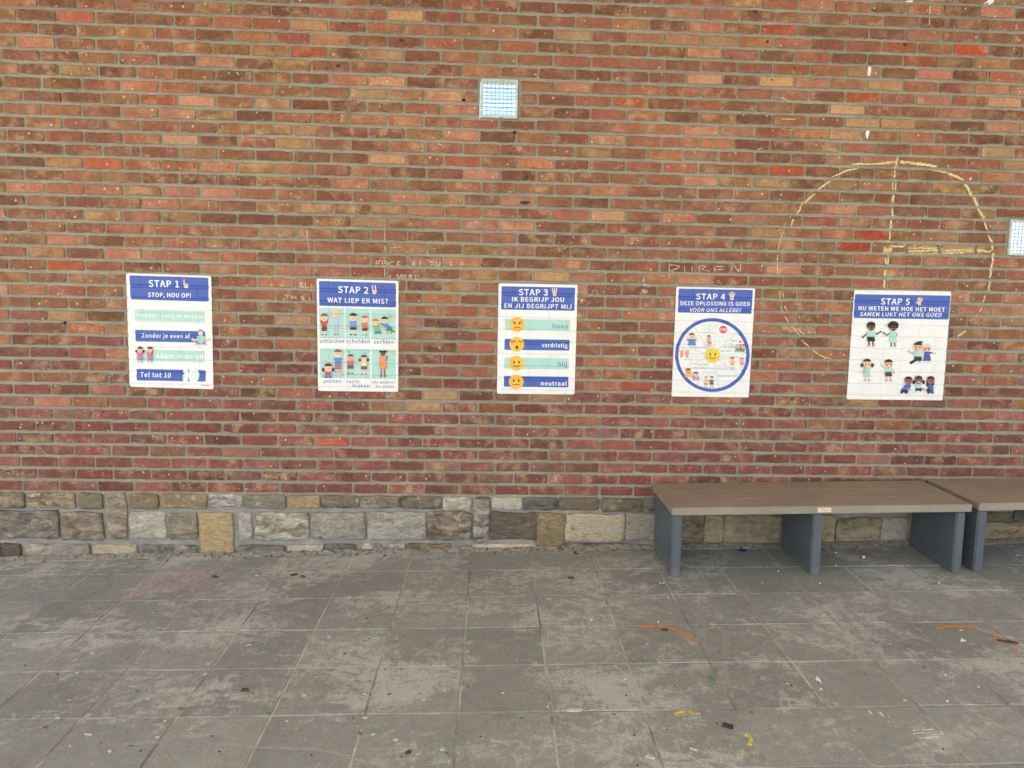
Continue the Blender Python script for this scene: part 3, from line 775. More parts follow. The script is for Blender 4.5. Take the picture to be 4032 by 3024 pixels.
kid(S, t, 162, 610, 50, 735, 790, 838, 66, SK1, (150,84,72), (196,84,66), (104,74,62), (90,60,50), arms=[[(118,740),(160,720)], [(230,645),(300,640)]], style='long')
kid(S, t, 322, 560, 44, 700, 720, 838, 60, (250,214,180), (246,208,150), (160,206,232), (160,206,232), (60,70,120), arms=[[(345,665),(300,650)]], style='curly', legc=(232,150,190))
kid(S, t, 548, 605, 50, 738, 772, 838, 78, SK1, (52,44,42), (104,156,212), (50,52,62), (44,44,50), arms=[[(470,700),(485,760)], [(590,700),(612,672)]])
kid(S, t, 700, 632, 46, 752, 786, 842, 68, SK1, (212,104,56), (226,116,72), (60,66,84), (150,140,160), arms=[[(640,705),(610,670)], [(730,725),(680,712)]])
kid(S, t, 845, 672, 44, 790, 820, 822, 78, SK1, (186,122,70), (122,192,140), (72,116,168), (150,90,60), arms=[[(905,640),(880,628)], [(930,745)]], lean=30)
kid(S, t, 965, 645, 44, 750, 790, 812, 74, SK1, (48,44,48), (96,140,204), (84,140,92), (150,90,60), arms=[[(905,660),(890,640)], [(940,742)]], lean=60)
begin(S); S.lay = BASE+2; S.line([(1000,770),(1098,798)], 22, (84,140,92)); S.line([(920,760),(990,815)], 18, SK1); S.line([(1020,610),(1030,580)], 9, (226,120,100)); S.line([(1038,620),(1056,600)], 9, (226,120,100)); S.line([(800,598),(828,590)], 9, (226,206,110)); S.build('child_figure', t)
kid(S, t, 345, 1090, 52, 1250, 1300, 1330, 82, SK1, (140,104,80), (92,146,206), (222,92,84), (120,150,210), arms=[[(265,1190),(232,1186)], [(415,1195),(420,1245)]], smile=True)
kid(S, t, 215, 1275, 52, 1370, 1405, 1408, 74, SK1, (76,54,48), (214,84,70), (96,146,200), (60,60,70), arms=[[(240,1345),(232,1320)], [(150,1330),(165,1370)]], style='tails')
begin(S); S.lay = BASE+2; S.poly([(150,1405),(160,1370),(240,1372),(262,1410)], (96,146,200)); S.poly([(258,1375),(300,1340),(335,1350),(320,1392),(275,1395)], (170,210,236)); S.poly([(372,1358),(410,1345),(412,1398),(385,1402)], (230,196,140)); S.poly([(255,1318),(285,1258),(300,1310)], (240,244,244)); S.build('child_figure', t)
kid(S, t, 512, 1140, 40, 1245, 1290, 1355, 74, (240,182,156), (88,60,52), (232,104,116), (62,92,124), (60,90,130), arms=[[(465,1215),(470,1250)], [(575,1195),(625,1180)]])
kid(S, t, 690, 1150, 42, 1255, 1300, 1362, 76, (246,196,176), (70,58,62), (240,226,160), (104,84,156), (214,120,80), arms=[[(640,1210),(628,1182)], [(745,1230),(755,1265)]], style='tails', smile=True)
kid(S, t, 942, 1090, 34, 1285, 1290, 1395, 80, (150,96,72), (46,36,36), (240,150,100), (240,150,100), (150,96,72), arms=[[(992,1180),(998,1130)], [(906,1220),(912,1280)]], dress=True, style='buns')
begin(S); S.lay = BASE+2; S.ell(1012,1065,14,18,(240,196,90),10); S.poly([(478,1062),(500,1058),(495,1082)], (90,100,110)); S.line([(680,1085),(676,1070)], 6, (130,170,170)); S.line([(702,1085),(708,1070)], 6, (130,170,170)); S.build('printed_marks', t)

# poster 3
S, t = start('poster', 'poster headed STAP 3 with four round yellow faces on text bars', [(82,55),(1180,75),(1135,1598),(58,1588)], 1940, 1100, 3.5286)
panel(S, t, [(123,95),(1145,115),(1133,437),(117,418)], BLUE, 8, 'title_panel')
for q, c in (([(170,548),(1075,565),(1072,717),(170,703)], MINT), ([(165,825),(1070,840),(1063,990),(163,978)], BLUE), ([(160,1085),(1060,1098),(1057,1248),(160,1240)], MINT), ([(155,1340),(1052,1352),(1050,1500),(155,1490)], BLUE)): panel(S, t, q, c)
words(S, t, [('STAP 3',362,220,766,225,85,WHITE,.03), ('IK BEGRIJP JOU',268,306,990,313,62,WHITE,.03), ('EN JIJ BEGRIJPT MIJ',160,393,1094,411,60,WHITE,.03)], 'title_lettering')
words(S, t, [('boos',832,678,1042,682,62,(66,100,160),.012), ('verdrietig',680,940,1038,946,56,WHITE,.03), ('blij',912,1208,1030,1212,62,(66,100,160),.012), ('neutraal',668,1472,1025,1476,58,WHITE,.03)])
hand(S, t, 858, 176, 112, 3)
for x, y, m in ((340,627,'angry'), (335,903,'sad'), (330,1165,'happy'), (327,1422,'flat')):
    begin(S); S.lay = BASE+1; face(S, x, y, 103, m); S.build('face_symbol', t)

# poster 4
S, t = start('poster', 'poster headed STAP 4 with a large blue ringed wheel of choices', [(150,65),(1245,90),(1155,1605),(82,1590)], 2620, 1110, 3.5297)
panel(S, t, [(183,92),(1213,112),(1193,443),(172,425)], BLUE, name='title_panel')
words(S, t, [('STAP 4',425,243,828,248,82,WHITE,.03), ('DEZE OPLOSSING IS GOED',207,322,1170,333,54,WHITE,.025), ('VOOR ONS ALLEBEI',332,415,1040,421,52,WHITE,.025,.12)], 'title_lettering')
hand(S, t, 920, 198, 112, 4)
begin(S); S.ell(650,1015,518,513,BLUE,64); S.ell(648,1015,470,466,PAPER,64); S.build('wheel_ring', t)
begin(S); S.lay = BASE+4
for x, y in ((717,560),(1000,695),(1110,985),(1010,1285),(745,1468),(437,1425),(215,1205),(182,895),(402,634)): S.line([(650+(x-650)*.2, 1015+(y-1015)*.2), (x, y)], 7, (190,210,208))
S.lay += 1; face(S, 650, 1018, 102, 'happy', (240,206,70)); S.build('wheel_spokes_and_face', t)
begin(S); S.lay = BASE+4; S.ell(798,662,64,60,(222,226,228),8,22.5,382.5); S.ell(798,662,57,53,(222,66,70),8,22.5,382.5); S.text('STOP',752,681,848,681,36,WHITE,.03); S.build('stop_sign_symbol', t)
PM, LB = (196,222,214), (134,140,196)
begin(S)
for it in (('Loop weg en',477,620,690,620,26,PM),('vergeet het',492,668,682,668,26,PM),('probleem.',510,708,672,708,26,PM),('Stop,',730,770,815,772,28,PM),('hou op!',712,830,830,832,28,PM),('Speel',905,828,997,830,28,LB),('met',880,873,943,875,26,LB),('een ander',798,915,965,918,26,LB),('spel mee!',757,968,918,970,26,LB),
           ('Reageer niet.',348,922,570,924,28,LB),('Tel tot 10 en',335,1010,537,1012,26,PM),('koel even af.',258,1085,467,1087,26,PM),('Praat het',415,1156,567,1158,28,LB),('samen uit.',372,1203,547,1205,26,LB),('Sorry',582,1208,670,1210,28,PM),('zeggen.',552,1268,685,1270,26,PM),('Zeg wat je voelt',722,1315,990,1318,28,LB),('Steen, papier,',780,1040,1013,1042,26,PM),('schaar.',757,1085,880,1087,26,PM)):
    S.text(*it, .014, 0, lay=BASE+4); S.build('lettering', t)
for k_ in (220, 298):
    begin(S); S.lay = BASE+4; S.rrect([(k_-24,985),(k_+24,985),(k_+16,1050),(k_-16,1050)], 8, (240,160,120))
    for i in range(4): S.line([(k_-18+12*i,995),(k_-28+18*i,944+6*abs(i-1.5))], 10, (240,160,120))
    S.line([(k_+(14 if k_ < 250 else -14),1020),(k_+(36 if k_ < 250 else -36),990)], 10, (240,160,120)); S.build('hands_symbol', t)
BASE0 = BASE; BASE = 8
kid(S, t, 362, 752, 40, 870, 874, 874, 96, SK1, (164,72,54), (76,140,206), (76,140,206), (76,140,206), arms=[[(285,800),(300,765)], [(430,800),(408,765)]])
kid(S, t, 598, 766, 26, 830, 858, 895, 46, SK2, (120,70,50), (170,196,226), (214,96,130), (214,110,130), arms=[[(635,798)], [(570,830)]], lean=10)
for x, hc, c in ((985,(200,150,90),(120,190,200)), (1035,(150,80,50),(220,90,80)), (1077,(40,36,40),(230,210,110))): kid(S, t, x, 885, 20, 930, 945, 955, 34, SK1, hc, c, (70,80,110), (60,60,70), arms=[[(x-22,900)], [(x+22,900)]])
begin(S); S.ell(1036,830,17,17,(222,80,80),12); S.poly([(942,972),(965,948),(1085,950),(1102,975)], (140,190,120)); S.build('printed_marks', t)
kid(S, t, 925, 1072, 28, 1140, 1150, 1196, 48, SK1, (130,80,50), (240,196,90), (110,160,190), (80,90,120), arms=[[(980,1108)], [(885,1130)]])
kid(S, t, 1058, 1082, 28, 1140, 1150, 1196, 46, SK1, (222,92,84), (236,130,180), (150,170,200), (220,200,200), arms=[[(1012,1112)], [(1088,1140)]])
kid(S, t, 312, 1240, 40, 1312, 1314, 1314, 82, SK2, (140,90,60), (244,184,80), (244,184,80), (244,184,80), arms=[[(365,1270)], [(270,1310)]])
kid(S, t, 418, 1285, 38, 1355, 1357, 1357, 78, SK1, (104,92,120), (232,130,190), (232,130,190), (232,130,190), arms=[[(355,1315)], [(460,1345)]], style='long')
kid(S, t, 556, 1330, 24, 1405, 1425, 1456, 46, SK1, (226,150,80), (240,220,130), (120,150,180), (50,50,60), arms=[[(590,1385)], [(535,1400)]])
kid(S, t, 636, 1332, 25, 1405, 1425, 1460, 48, SK1, (44,44,50), (90,130,140), (90,90,90), (50,50,60), arms=[[(600,1385)], [(668,1400)]])
begin(S); S.ell(770,1185,72,38,(226,222,240),18); S.ell(820,1205,36,22,(226,222,240),14); S.build('printed_marks', t)
BASE = BASE0

# poster 5
S, t = start('poster', 'wide poster headed STAP 5 with groups of cartoon children on white', [(185,75),(1534,97),(1412,1610),(78,1595)], 3310, 1120, 3.5304)
panel(S, t, [(195,135),(1522,155),(1495,487),(175,466)], BLUE, name='title_panel')
words(S, t, [('STAP 5',552,278,955,284,86,WHITE,.03,.06), ('NU WETEN WE HOE HET MOET',242,358,1442,378,57,WHITE,.03), ('SAMEN LUKT HET ONS GOED',262,438,1398,451,55,WHITE,.03,.2)], 'title_lettering')
hand(S, t, 1088, 235, 108, 5)
CK = (240, 120, 120); TEAL = (170, 222, 216)
kid(S, t, 415, 580, 58, 728, 790, 852, 98, SK3, (26,22,22), TEAL, (34,32,36), (232,130,150), arms=[[(330,710),(302,738)], [(490,692),(545,655)]], cheek=CK)
kid(S, t, 722, 585, 58, 800, 808, 858, 84, SK3, (26,22,22), TEAL, TEAL, (232,130,150), arms=[[(640,708),(585,668)], [(770,710),(735,692)]], dress=True, style='curly', cheek=CK)
kid(S, t, 1062, 860, 58, 1000, 1060, 1090, 98, SK2, (28,26,28), TEAL, (30,30,34), (220,226,230), arms=[[(985,965),(940,925)], [(1120,945)]], cheek=CK, smile=True)
begin(S); S.lay = BASE+3; S.ell(1085,808,52,20,(28,26,28),14,0,360,-.2); S.line([(1035,1050),(970,1092)], 34, (30,30,34)); S.build('child_figure', t)
kid(S, t, 1190, 882, 52, 1050, 1060, 1085, 84, SK2, (206,222,226), (62,88,170), (62,88,170), (220,226,230), arms=[[(1300,955)]], dress=True, cheek=CK, smile=True, style='long', legc=(220,226,230))
kid(S, t, 358, 1090, 56, 1275, 1282, 1330, 78, SK1, (72,52,46), (160,212,200), (160,212,200), (228,92,120), arms=[[(300,1180),(258,1222)], [(425,1160),(468,1112)]], dress=True, style='tails', cheek=CK)
begin(S); S.lay = 22
for i in range(14): S.ell(325+rnd.uniform(0, 72), 1160+rnd.uniform(0, 110), 6, 6, (232,244,240), 7)
S.build('printed_marks', t)
kid(S, t, 658, 1098, 56, 1215, 1275, 1335, 86, SK2, (64,46,40), TEAL, (74,62,44), (232,110,140), arms=[[(590,1150),(552,1108)], [(712,1190),(738,1230)]], cheek=CK, smile=True, sleeve=.9)
kid(S, t, 930, 1335, 54, 1460, 1500, 1506, 84, (150,90,62), (30,26,26), (74,104,190), (30,30,34), (30,30,34), arms=[[(940,1440),(972,1470)], [(905,1440),(935,1500)]], lean=-60, cheek=CK)
kid(S, t, 1072, 1325, 54, 1440, 1470, 1475, 78, (140,84,58), (34,26,26), TEAL, (30,30,34), (30,30,34), arms=[[(1040,1430),(1036,1465)], [(1110,1440),(1150,1460)]], style='tails', cheek=CK, smile=True)
kid(S, t, 1240, 1330, 54, 1460, 1505, 1508, 78, (150,90,62), (28,24,26), (74,104,190), (74,104,190), (60,50,50), arms=[[(1210,1420),(1245,1450)]], style='long', cheek=CK)
begin(S); S.lay = 20; S.poly([(900,1525),(950,1460),(1025,1455),(1010,1525)], (206,228,232)); S.poly([(1170,1465),(1215,1440),(1250,1470),(1215,1518)], (40,38,42)); S.build('printed_marks', t)

# ------------------------------------------------------------------ benches
def plastic(name, srgb):
    n = N(name); p = n.pos(); c = s2l(srgb)
    f = n.noise(n.vmul(p, (.7, 1, 1)), 60, 4, .6); g = n.noise(p, 4, 3); h = n.noise(p, 260, 2, .6)
    cc = n.mix(1, c, n.gray(n.ramp(g, .3, .7, .9, 1.1)), 'MULTIPLY'); cc = n.mix(1, cc, n.gray(n.ramp(f, .25, .75, .92, 1.08)), 'MULTIPLY')
    d, dc = n.vor(p, 34); sp = n.n.new('ShaderNodeSeparateColor'); n.link(dc, sp.inputs[0])
    fl = n.math('MULTIPLY', n.math('LESS_THAN', d, .07), n.math('GREATER_THAN', sp.outputs[0], .7))
    cc = n.mix(n.math('MULTIPLY', fl, .55), cc, s2l((206, 202, 192)))
    scuff = n.ramp(n.noise(n.vmul(p, (.5, 1, 2)), 15, 6, .7), .6, .75, 0, .3)
    cc = n.mix(scuff, cc, tuple(min(1, v*1.7) for v in c))
    # grime and scraped paint low down, where feet and brooms reach
    sz = n.n.new('ShaderNodeSeparateXYZ'); n.link(p, sz.inputs[0])
    low = n.ramp(n.math('ADD', sz.outputs[2], n.math('MULTIPLY', n.noise(p, 26, 5, .7), .12)), .08, .15, .6, 0)
    cc = n.mix(low, cc, s2l((128, 124, 114)))
    return n.done(cc, .55, n.bump(n.math('ADD', f, n.math('MULTIPLY', h, .4)), .35, .002), .35)
SEAT = plastic('brown_recycled_plastic', (152, 142, 127)); LEGM = plastic('blue_grey_recycled_plastic', (91, 99, 106))
STEEL = plain('dull_steel', (150, 146, 138), .35, .1); PLATE = plain('cream_plate', (226, 214, 188), .4, .06); DARKINK = plain('dark_print', (44, 38, 34), .6, .05)
SEATH, SEATT = .337, .036
def bench(x0, x1, legs, label, yaw, y_front=-.425, depth=.425, plate_x=None):
    t = thing('bench', label, 'bench', (x0, y_front, floor_z(x0, y_front)), 'slab benches along the wall')
    t.rotation_euler = (FSY*.9, -math.atan(FSX), yaw)
    L = x1-x0
    bw = depth/3
    for i in range(3):
        bm = bmesh.new(); box_bm(bm, (0, i*bw+.0004, SEATH-SEATT), (L, (i+1)*bw-.0004, SEATH), .0028, 2)
        ob = link('seat_plank', bm_mesh('seat_plank', bm), SEAT, t)
    for (a, b) in legs:
        bm = bmesh.new(); box_bm(bm, (a, .008, .0015), (b, depth-.045, SEATH-SEATT-.0006), .006, 3)
        link('leg', bm_mesh('leg', bm), LEGM, t)
    for a, b in legs:
        for yy in (.05, depth*.5, depth-.05):
            bm = bmesh.new(); bmesh.ops.create_cone(bm, cap_ends=True, segments=10, radius1=.0055, radius2=.004, depth=.002)
            for v in bm.verts: v.co += Vector(((a+b)/2, yy, SEATH+.0008))
            link('screw', bm_mesh('screw', bm), STEEL, t)
    if plate_x is not None:
        pw, ph = .032, .0105
        bm = bmesh.new()
        pts = []
        for sx, sz in ((-1, -1), (1, -1), (1, 1), (-1, 1)):
            for q in range(4):
                a = {(-1, -1): 180, (1, -1): 270, (1, 1): 0, (-1, 1): 90}[(sx, sz)]+q*30
                pts.append((sx*(pw-.0035)+.0035*math.cos(R(a)), sz*(ph-.0035)+.0035*math.sin(R(a))))
        zc = SEATH-SEATT/2
        f = bm.faces.new([bm.verts.new((plate_x+x, -.0015, zc+z)) for x, z in pts])
        r = bmesh.ops.extrude_face_region(bm, geom=[f])
        for v in r['geom']:
            if isinstance(v, bmesh.types.BMVert): v.co.y = .0005
        bmesh.ops.recalc_face_normals(bm, faces=bm.faces)
        pl = link('name_plate', bm_mesh('name_plate', bm), PLATE, t)
        bm = bmesh.new()
        for body, xa, xb, zb in (('GOVA', -.0165, .006, .0015), ('PLAST', -.006, .0185, -.006)):
            vs, fs = text_mesh(body, .022); a = min(v[0] for v in vs); b = max(v[0] for v in vs)
            vv = [bm.verts.new((plate_x+xa+(x-a)/(b-a)*(xb-xa), -.0019, zc+zb+y/cap_height()*.0062)) for x, y in vs]
            for f in fs: bm.faces.new([vv[i] for i in f])
        link('lettering', bm_mesh('lettering', bm), DARKINK, pl)
        for e in (-1, 1):
            bm = bmesh.new(); bmesh.ops.create_cone(bm, cap_ends=True, segments=10, radius1=.0024, radius2=.0018, depth=.0012, matrix=Matrix.Rotation(R(90), 4, 'X'))
            for v in bm.verts: v.co += Vector((plate_x+e*.0265, -.002, zc))
            link('rivet', bm_mesh('rivet', bm), STEEL, pl)
    return t
bench(3.072, 4.476, [(.004, .05), (.662, .708), (1.338, 1.382)], 'brown plastic bench on three blue grey slab legs, with a small name plate', -.012, plate_x=.708)
bench(4.519, 5.93, [(.004, .05), (.662, .708), (1.338, 1.382)], 'brown plastic bench cut off by the right edge of the photo', -.012)

# ------------------------------------------------------------------ chalk
def chalk_material(name, srgb, cover, scale, soft=0):
    key = ('chalk', srgb, cover, scale, soft)
    if key in MATS: return MATS[key]
    n = N(name); p = n.pos()
    f = n.math('ADD', n.math('MULTIPLY', n.noise(p, scale, 4, .7), .6), n.math('MULTIPLY', n.noise(p, scale*.28, 3), .4))
    e = n.new('Attribute', attribute_name='fade').outputs['Fac']
    al = n.math('MULTIPLY', n.ramp(n.math('ADD', f, n.math('MULTIPLY', n.math('SUBTRACT', e, 1), .22)), .56-cover*.2, .62-cover*.2), .94, clamp=True)
    if soft:
        g = n.math('ADD', n.math('MULTIPLY', n.noise(p, scale, 6, .72), .6), n.math('MULTIPLY', n.noise(p, scale*.2, 3), .4))
        al = n.math('MULTIPLY', n.math('MULTIPLY', n.ramp(g, .34, .66, .15, 1), e), soft, clamp=True)
    c = n.mix(n.noise(p, 120, 2), s2l(srgb), tuple(v*.82 for v in s2l(srgb)))
    n.done(c, .95, None, .1); n.link(al, n.b.inputs['Alpha'])
    MATS[key] = n.m; return n.m
def smooth(pts, n=6):
    if len(pts) < 3: 
        (a, b) = pts; return [(a[0]+(b[0]-a[0])*t/8, a[1]+(b[1]-a[1])*t/8) for t in range(9)]
    out = []; P = [pts[0]]+list(pts)+[pts[-1]]
    for i in range(1, len(P)-2):
        for t in range(n):
            u = t/n; q = []
            for d in (0, 1):
                a, b, c, e = P[i-1][d], P[i][d], P[i+1][d], P[i+2][d]
                q.append(.5*(2*b+(c-a)*u+(2*a-5*b+4*c-e)*u*u+(3*b-a-3*c+e)*u**3))
            out.append(tuple(q))
    out.append(pts[-1]); return out
def chalk(name, label, strokes, srgb, where, cover=.6, scale=420, w=.009, ox=0, oy=0, sc=1, gap=True, group=None, cat='chalk mark', kind=None, soft=0):
    """strokes in photograph pixels laid on the wall or the paving; each stroke a ragged ribbon"""
    mat = chalk_material(name, srgb, cover, scale, soft); made = []
    for st in strokes:
        vs, fs, fade = [], [], []
        ww = st[0] if isinstance(st[0], (int, float)) else w; ww *= .95 if name == 'chalk_circle' else 1; pts = st[1:] if isinstance(st[0], (int, float)) else st
        pts = [(ox+x/sc, oy+y/sc) for x, y in pts]
        P3 = [W(*p) if where == 'wall' else G(*p) for p in smooth(pts)]
        dense = [P3[0]]
        for a, b in zip(P3, P3[1:]):
            n = max(1, int((b-a).length/.008)); dense += [a+(b-a)*t/n for t in range(1, n+1)]
        for i, p in enumerate(dense):
            d = (dense[min(i+1, len(dense)-1)]-dense[max(i-1, 0)]).normalized()
            s = Vector((-d.z, 0, d.x)) if where == 'wall' else Vector((-d.y, d.x, 0)).normalized()
            k = ww*.5*(1+rnd.uniform(-.25, .25)); p = p+s*rnd.uniform(-.12, .12)*ww
            for e, fd in ((-1, 0 if soft else .2), (-.4, .9), (.4, .9), (1, 0 if soft else .2)):
                q = p+s*k*e
                if where == 'wall': q.y = relief(q.z, .0078, .004)+.0008
                else: q.z = floor_z(q.x, q.y)+.0021+.0001*(len(made) % 5)
                vs.append(q); fade.append(fd*(.35 if i in (0, len(dense)-1) else 1))
        for i in range(len(dense)-1):
            if where == 'wall' and gap and relief(dense[i].z, .0078, .004) > .001 and rnd.random() < .45: continue
            for e in range(3): fs.append((i*4+e, i*4+e+1, i*4+e+5, i*4+e+4))
        if fs: made.append((vs, fs, fade))
    allv = [v for m in made for v in m[0]]; o = sum(allv, Vector())/len(allv)
    if where != 'wall': o.z = floor_z(o.x, o.y)
    else: o.y = 0; o.z = min(v.z for v in allv)
    if kind == 'stuff':
        vs, fs, fade = [], [], []
        for v_, f_, a_ in made: fs += [tuple(i+len(vs) for i in f) for f in f_]; vs += v_; fade += a_
        made = [(vs, fs, fade)]
    root = None if len(made) == 1 else thing(name, label, cat, o, group)
    for vs, fs, fade in made:
        me = mesh('stroke', [v-o for v in vs], fs); at = me.attributes.new('fade', 'FLOAT', 'POINT')
        for i, f in enumerate(fade): at.data[i].value = f
        if root: link('stroke', me, mat, root)
        else:
            ob = link(name, me, mat); ob.location = o; tag(ob, label, cat if kind is None else None, group, kind)
YEL = (238, 225, 165); WH = (228, 220, 206)
Z4 = dict(ox=2900, oy=500, sc=1.6590)
chalk('chalk_circle', 'large yellow chalk circle with a spoke, drawn round the STAP 5 poster', [
 [.012,(752,245),(800,242),(860,243),(940,240),(1045,225)], [.020,(1060,230),(1130,234),(1200,242),(1310,258)], [.010,(1250,276),(1330,290),(1380,300)], [.017,(1375,300),(1430,322),(1485,348)],
 [.018,(1485,372),(1520,420),(1555,480),(1590,555),(1620,605)], [.013,(1615,620),(1640,678)], [.014,(1640,705),(1668,755)], [.016,(1668,770),(1676,840),(1664,915),(1655,990)], [.012,(1655,1005),(1640,1075)], [.010,(1622,1100),(1608,1150)], [.009,(1605,1175),(1560,1245)], [.014,(1500,1330),(1440,1370)],
 [.010,(810,266),(720,285),(660,312),(620,328)], [.012,(612,352),(575,378),(528,412)], [.012,(515,435),(450,488),(420,515)], [.012,(435,490),(400,560),(380,575)], [.012,(372,600),(350,655)], [.006,(318,620),(315,655)], [.006,(305,680),(285,745),(268,812)], [.008,(268,830),(266,915),(270,985)], [.005,(288,915),(284,975)],
 [.007,(280,1070),(285,1135)], [.006,(300,1080),(312,1132)], [.008,(288,1165),(300,1205)], [.006,(312,1165),(330,1205)], [.007,(315,1235),(340,1280)], [.007,(358,1300),(415,1362)], [.006,(390,1310),(450,1365)], [.007,(420,1390),(480,1440),(540,1490),(620,1515)], [.004,(620,1515),(725,1530)],
 [.014,(1052,205),(1036,265),(1030,335)], [.010,(1020,360),(1018,412)], [.009,(1042,362),(1036,414)], [.017,(1024,435),(1016,500)], [.014,(1016,530),(1020,588)], [.014,(1010,605),(1006,668)], [.012,(1002,680),(998,740),(975,748)], [.013,(968,850),(980,905)], [.012,(990,850),(988,905)], [.017,(972,930),(966,980)], [.016,(964,998),(962,1055)]],
 YEL, 'wall', .88, 330, **Z4)
chalk('chalk_bar', 'solid yellow chalk bar crossing the middle of the chalk circle', [
 [.034,(955,806),(1022,796)], [.016,(950,822),(1010,818)], [.014,(985,776),(1095,782)], [.012,(1022,824),(1098,822)], [.010,(1115,790),(1320,792)], [.011,(1112,826),(1322,826)], [.014,(1115,812),(1320,806)], [.014,(1340,826),(1440,822),(1560,808)], [.012,(1345,808),(1550,800)], [.015,(1560,806),(1690,816)], [.008,(1340,796),(1340,828)]], YEL, 'wall', .82, 330, **Z4)
ZG = dict(ox=1080, oy=900, sc=2.212)
chalk('chalk_writing', 'scratchy pale capitals written over one brick course above the STAP 2 poster', [
 [(890,282),(886,338)], [(888,284),(932,280)], [(888,308),(922,304)], [(945,285),(945,328),(975,330),(985,282)], [(1040,285),(1005,300),(1005,322),(1040,325)], [(1072,282),(1072,330)], [(1100,280),(1075,305),(1108,330)],
 [(1228,282),(1202,300),(1225,302),(1200,318),(1235,320)], [(1272,292),(1270,322)], [(1345,288),(1395,290),(1360,322)], [(1388,285),(1385,320)], [(1412,285),(1418,322),(1440,318),(1445,285)], [(1548,282),(1530,300),(1552,324)], [(1625,290),(1625,332)], [(1650,290),(1628,308),(1655,315)]], (226,194,176), 'wall', 1.2, w=.0062, gap=False, **ZG)
chalk('chalk_writing', 'faint chalk letters on the brick just right of the STAP 2 poster top', [
 [(1075,395),(1080,440),(1110,400),(1112,445)], [(1120,400),(1150,412),(1128,425),(1155,440)], [(1168,440),(1185,402),(1205,442)], [(1172,428),(1200,426)], [(1235,405),(1228,440),(1250,440)], [(1012,405),(1005,440)]], (226,194,176), 'wall', 1.2, w=.0055, gap=False, **ZG)
chalk('chalk_writing', 'thin chalk letters left of the STAP 2 poster on two brick courses', [
 [(222,462),(228,512)], [(222,465),(250,475),(228,488),(255,505),(228,514)], [(270,465),(272,512),(300,508)], [(325,480),(322,510),(348,508)], [(92,578),(135,580)], [(114,580),(110,612)], [(155,585),(158,612)], [(185,585),(190,612)], [(157,600),(190,600)], [(262,582),(235,600),(262,605),(240,620),(275,622)], [(305,595),(310,625)]], (226,194,176), 'wall', 1.2, w=.006, gap=False, **ZG)
ZR = dict(ox=2100, oy=950, sc=2.212)
chalk('chalk_writing', 'larger chalk letters reading RUBEN above the STAP 4 poster', [
 [.007,(1186,185),(1182,250),(1184,318)], [.006,(1182,205),(1240,210),(1270,225),(1190,258)], [.006,(1200,258),(1262,292)], [.006,(1318,213),(1316,268),(1335,290),(1366,288),(1380,262),(1382,212)], [.006,(1445,210),(1445,282)], [.006,(1445,212),(1500,218),(1470,245),(1530,262),(1525,288),(1450,270)], [.006,(1580,216),(1572,290)], [.006,(1580,218),(1666,220)], [.006,(1576,252),(1655,244)], [.006,(1573,288),(1668,288)], [.006,(1728,180),(1728,262)], [.006,(1730,185),(1790,270)], [.006,(1804,180),(1804,270)], [.006,(1100,298),(1150,300)]], (226,184,172), 'wall', 1.0, w=.006, **ZR)
chalk('chalk_writing', 'short chalk word WAS right under the RUBEN letters', [
 [(1395,342),(1400,372),(1418,350),(1428,372),(1440,338)], [(1470,372),(1490,330),(1515,375)], [(1475,360),(1530,355)], [(1520,335),(1500,360),(1535,380)], [(1625,335),(1600,352),(1630,368),(1658,392)], [(1340,345),(1360,360)]], (224,186,172), 'wall', .7, w=.006, gap=False, **ZR)
chalk('chalk_scribble', 'loose chalk zigzag and smudge on the bricks right of the STAP 3 poster', [
 [(455,408),(462,450),(490,485),(520,430),(545,425),(575,480),(600,488)], [(478,518),(475,550)], [(495,515),(498,545)], [(455,270),(460,235),(530,228)], [(390,235),(398,265)], [.004,(180,245),(230,240),(300,250)], [.02,(960,375),(1000,385),(1010,400)], [.02,(940,425),(1000,440)], [.01,(955,320),(960,360)], [.012,(975,535),(985,570)], [.005,(200,300),(225,325)], [.004,(630,630),(605,680)], [.007,(460,725),(495,755)], [.004,(1020,150),(1120,150)], [.004,(1055,135),(1050,160)], [.004,(240,290),(245,300)]], (222,212,200), 'wall', .65, w=.0045, gap=False, **ZR)
for pts, lb in (([[(284,-30),(288,60),(298,140),(304,210)]], 'dashed white chalk line running down the bricks, left of the STAP 2 poster'), ([[(962,-20),(962,60),(966,125)], [(968,145),(964,185)], [(966,270),(962,320)], [(960,350),(962,440)]], 'dashed white chalk line running down to the top right corner of the STAP 2 poster'), ([[(1328,180),(1344,240)], [(1310,260),(1400,320),(1480,380)], [(1735,365),(1742,392)], [(1000,165),(1110,162)], [(1744,70),(1740,84)]], 'scattered white chalk ticks above the gap between STAP 2 and STAP 3')):
    chalk('chalk_line', lb, pts, (232,224,210), 'wall', .8, w=.005, **ZG)
chalk('chalk_line', 'thin angular white chalk line at the left of the wall above the STAP 1 poster', [[(560,1528),(690,1524)], [(805,1560),(808,1600)], [(925,1618),(1055,1625)], [(1058,1540),(1056,1610)], [(0,1370),(40,1410)], [(1352,1300),(1356,1370)], [(1372,1440),(1374,1500)]], (216,210,200), 'wall', .7, w=.005, gap=False, ox=0, oy=0, sc=1.6458)
chalk('chalk_scribble', 'white chalk ticks high on the bricks above the left of the chalk circle', [[(570,628),(660,635)], [(600,625),(720,662)], [.006,(635,772),(740,772)], [(650,840),(668,820)], [(690,845),(720,840)], [(480,968),(520,962)], [(1565,1380),(1568,1440)], [(1228,1490),(1226,1480)]], (226,214,200), 'wall', .85, w=.005, ox=2688, oy=0, sc=1.6458, gap=False)
Z7 = dict(ox=0, oy=2100, sc=1.0972); Z8 = dict(ox=2016, oy=2100, sc=1.0972)
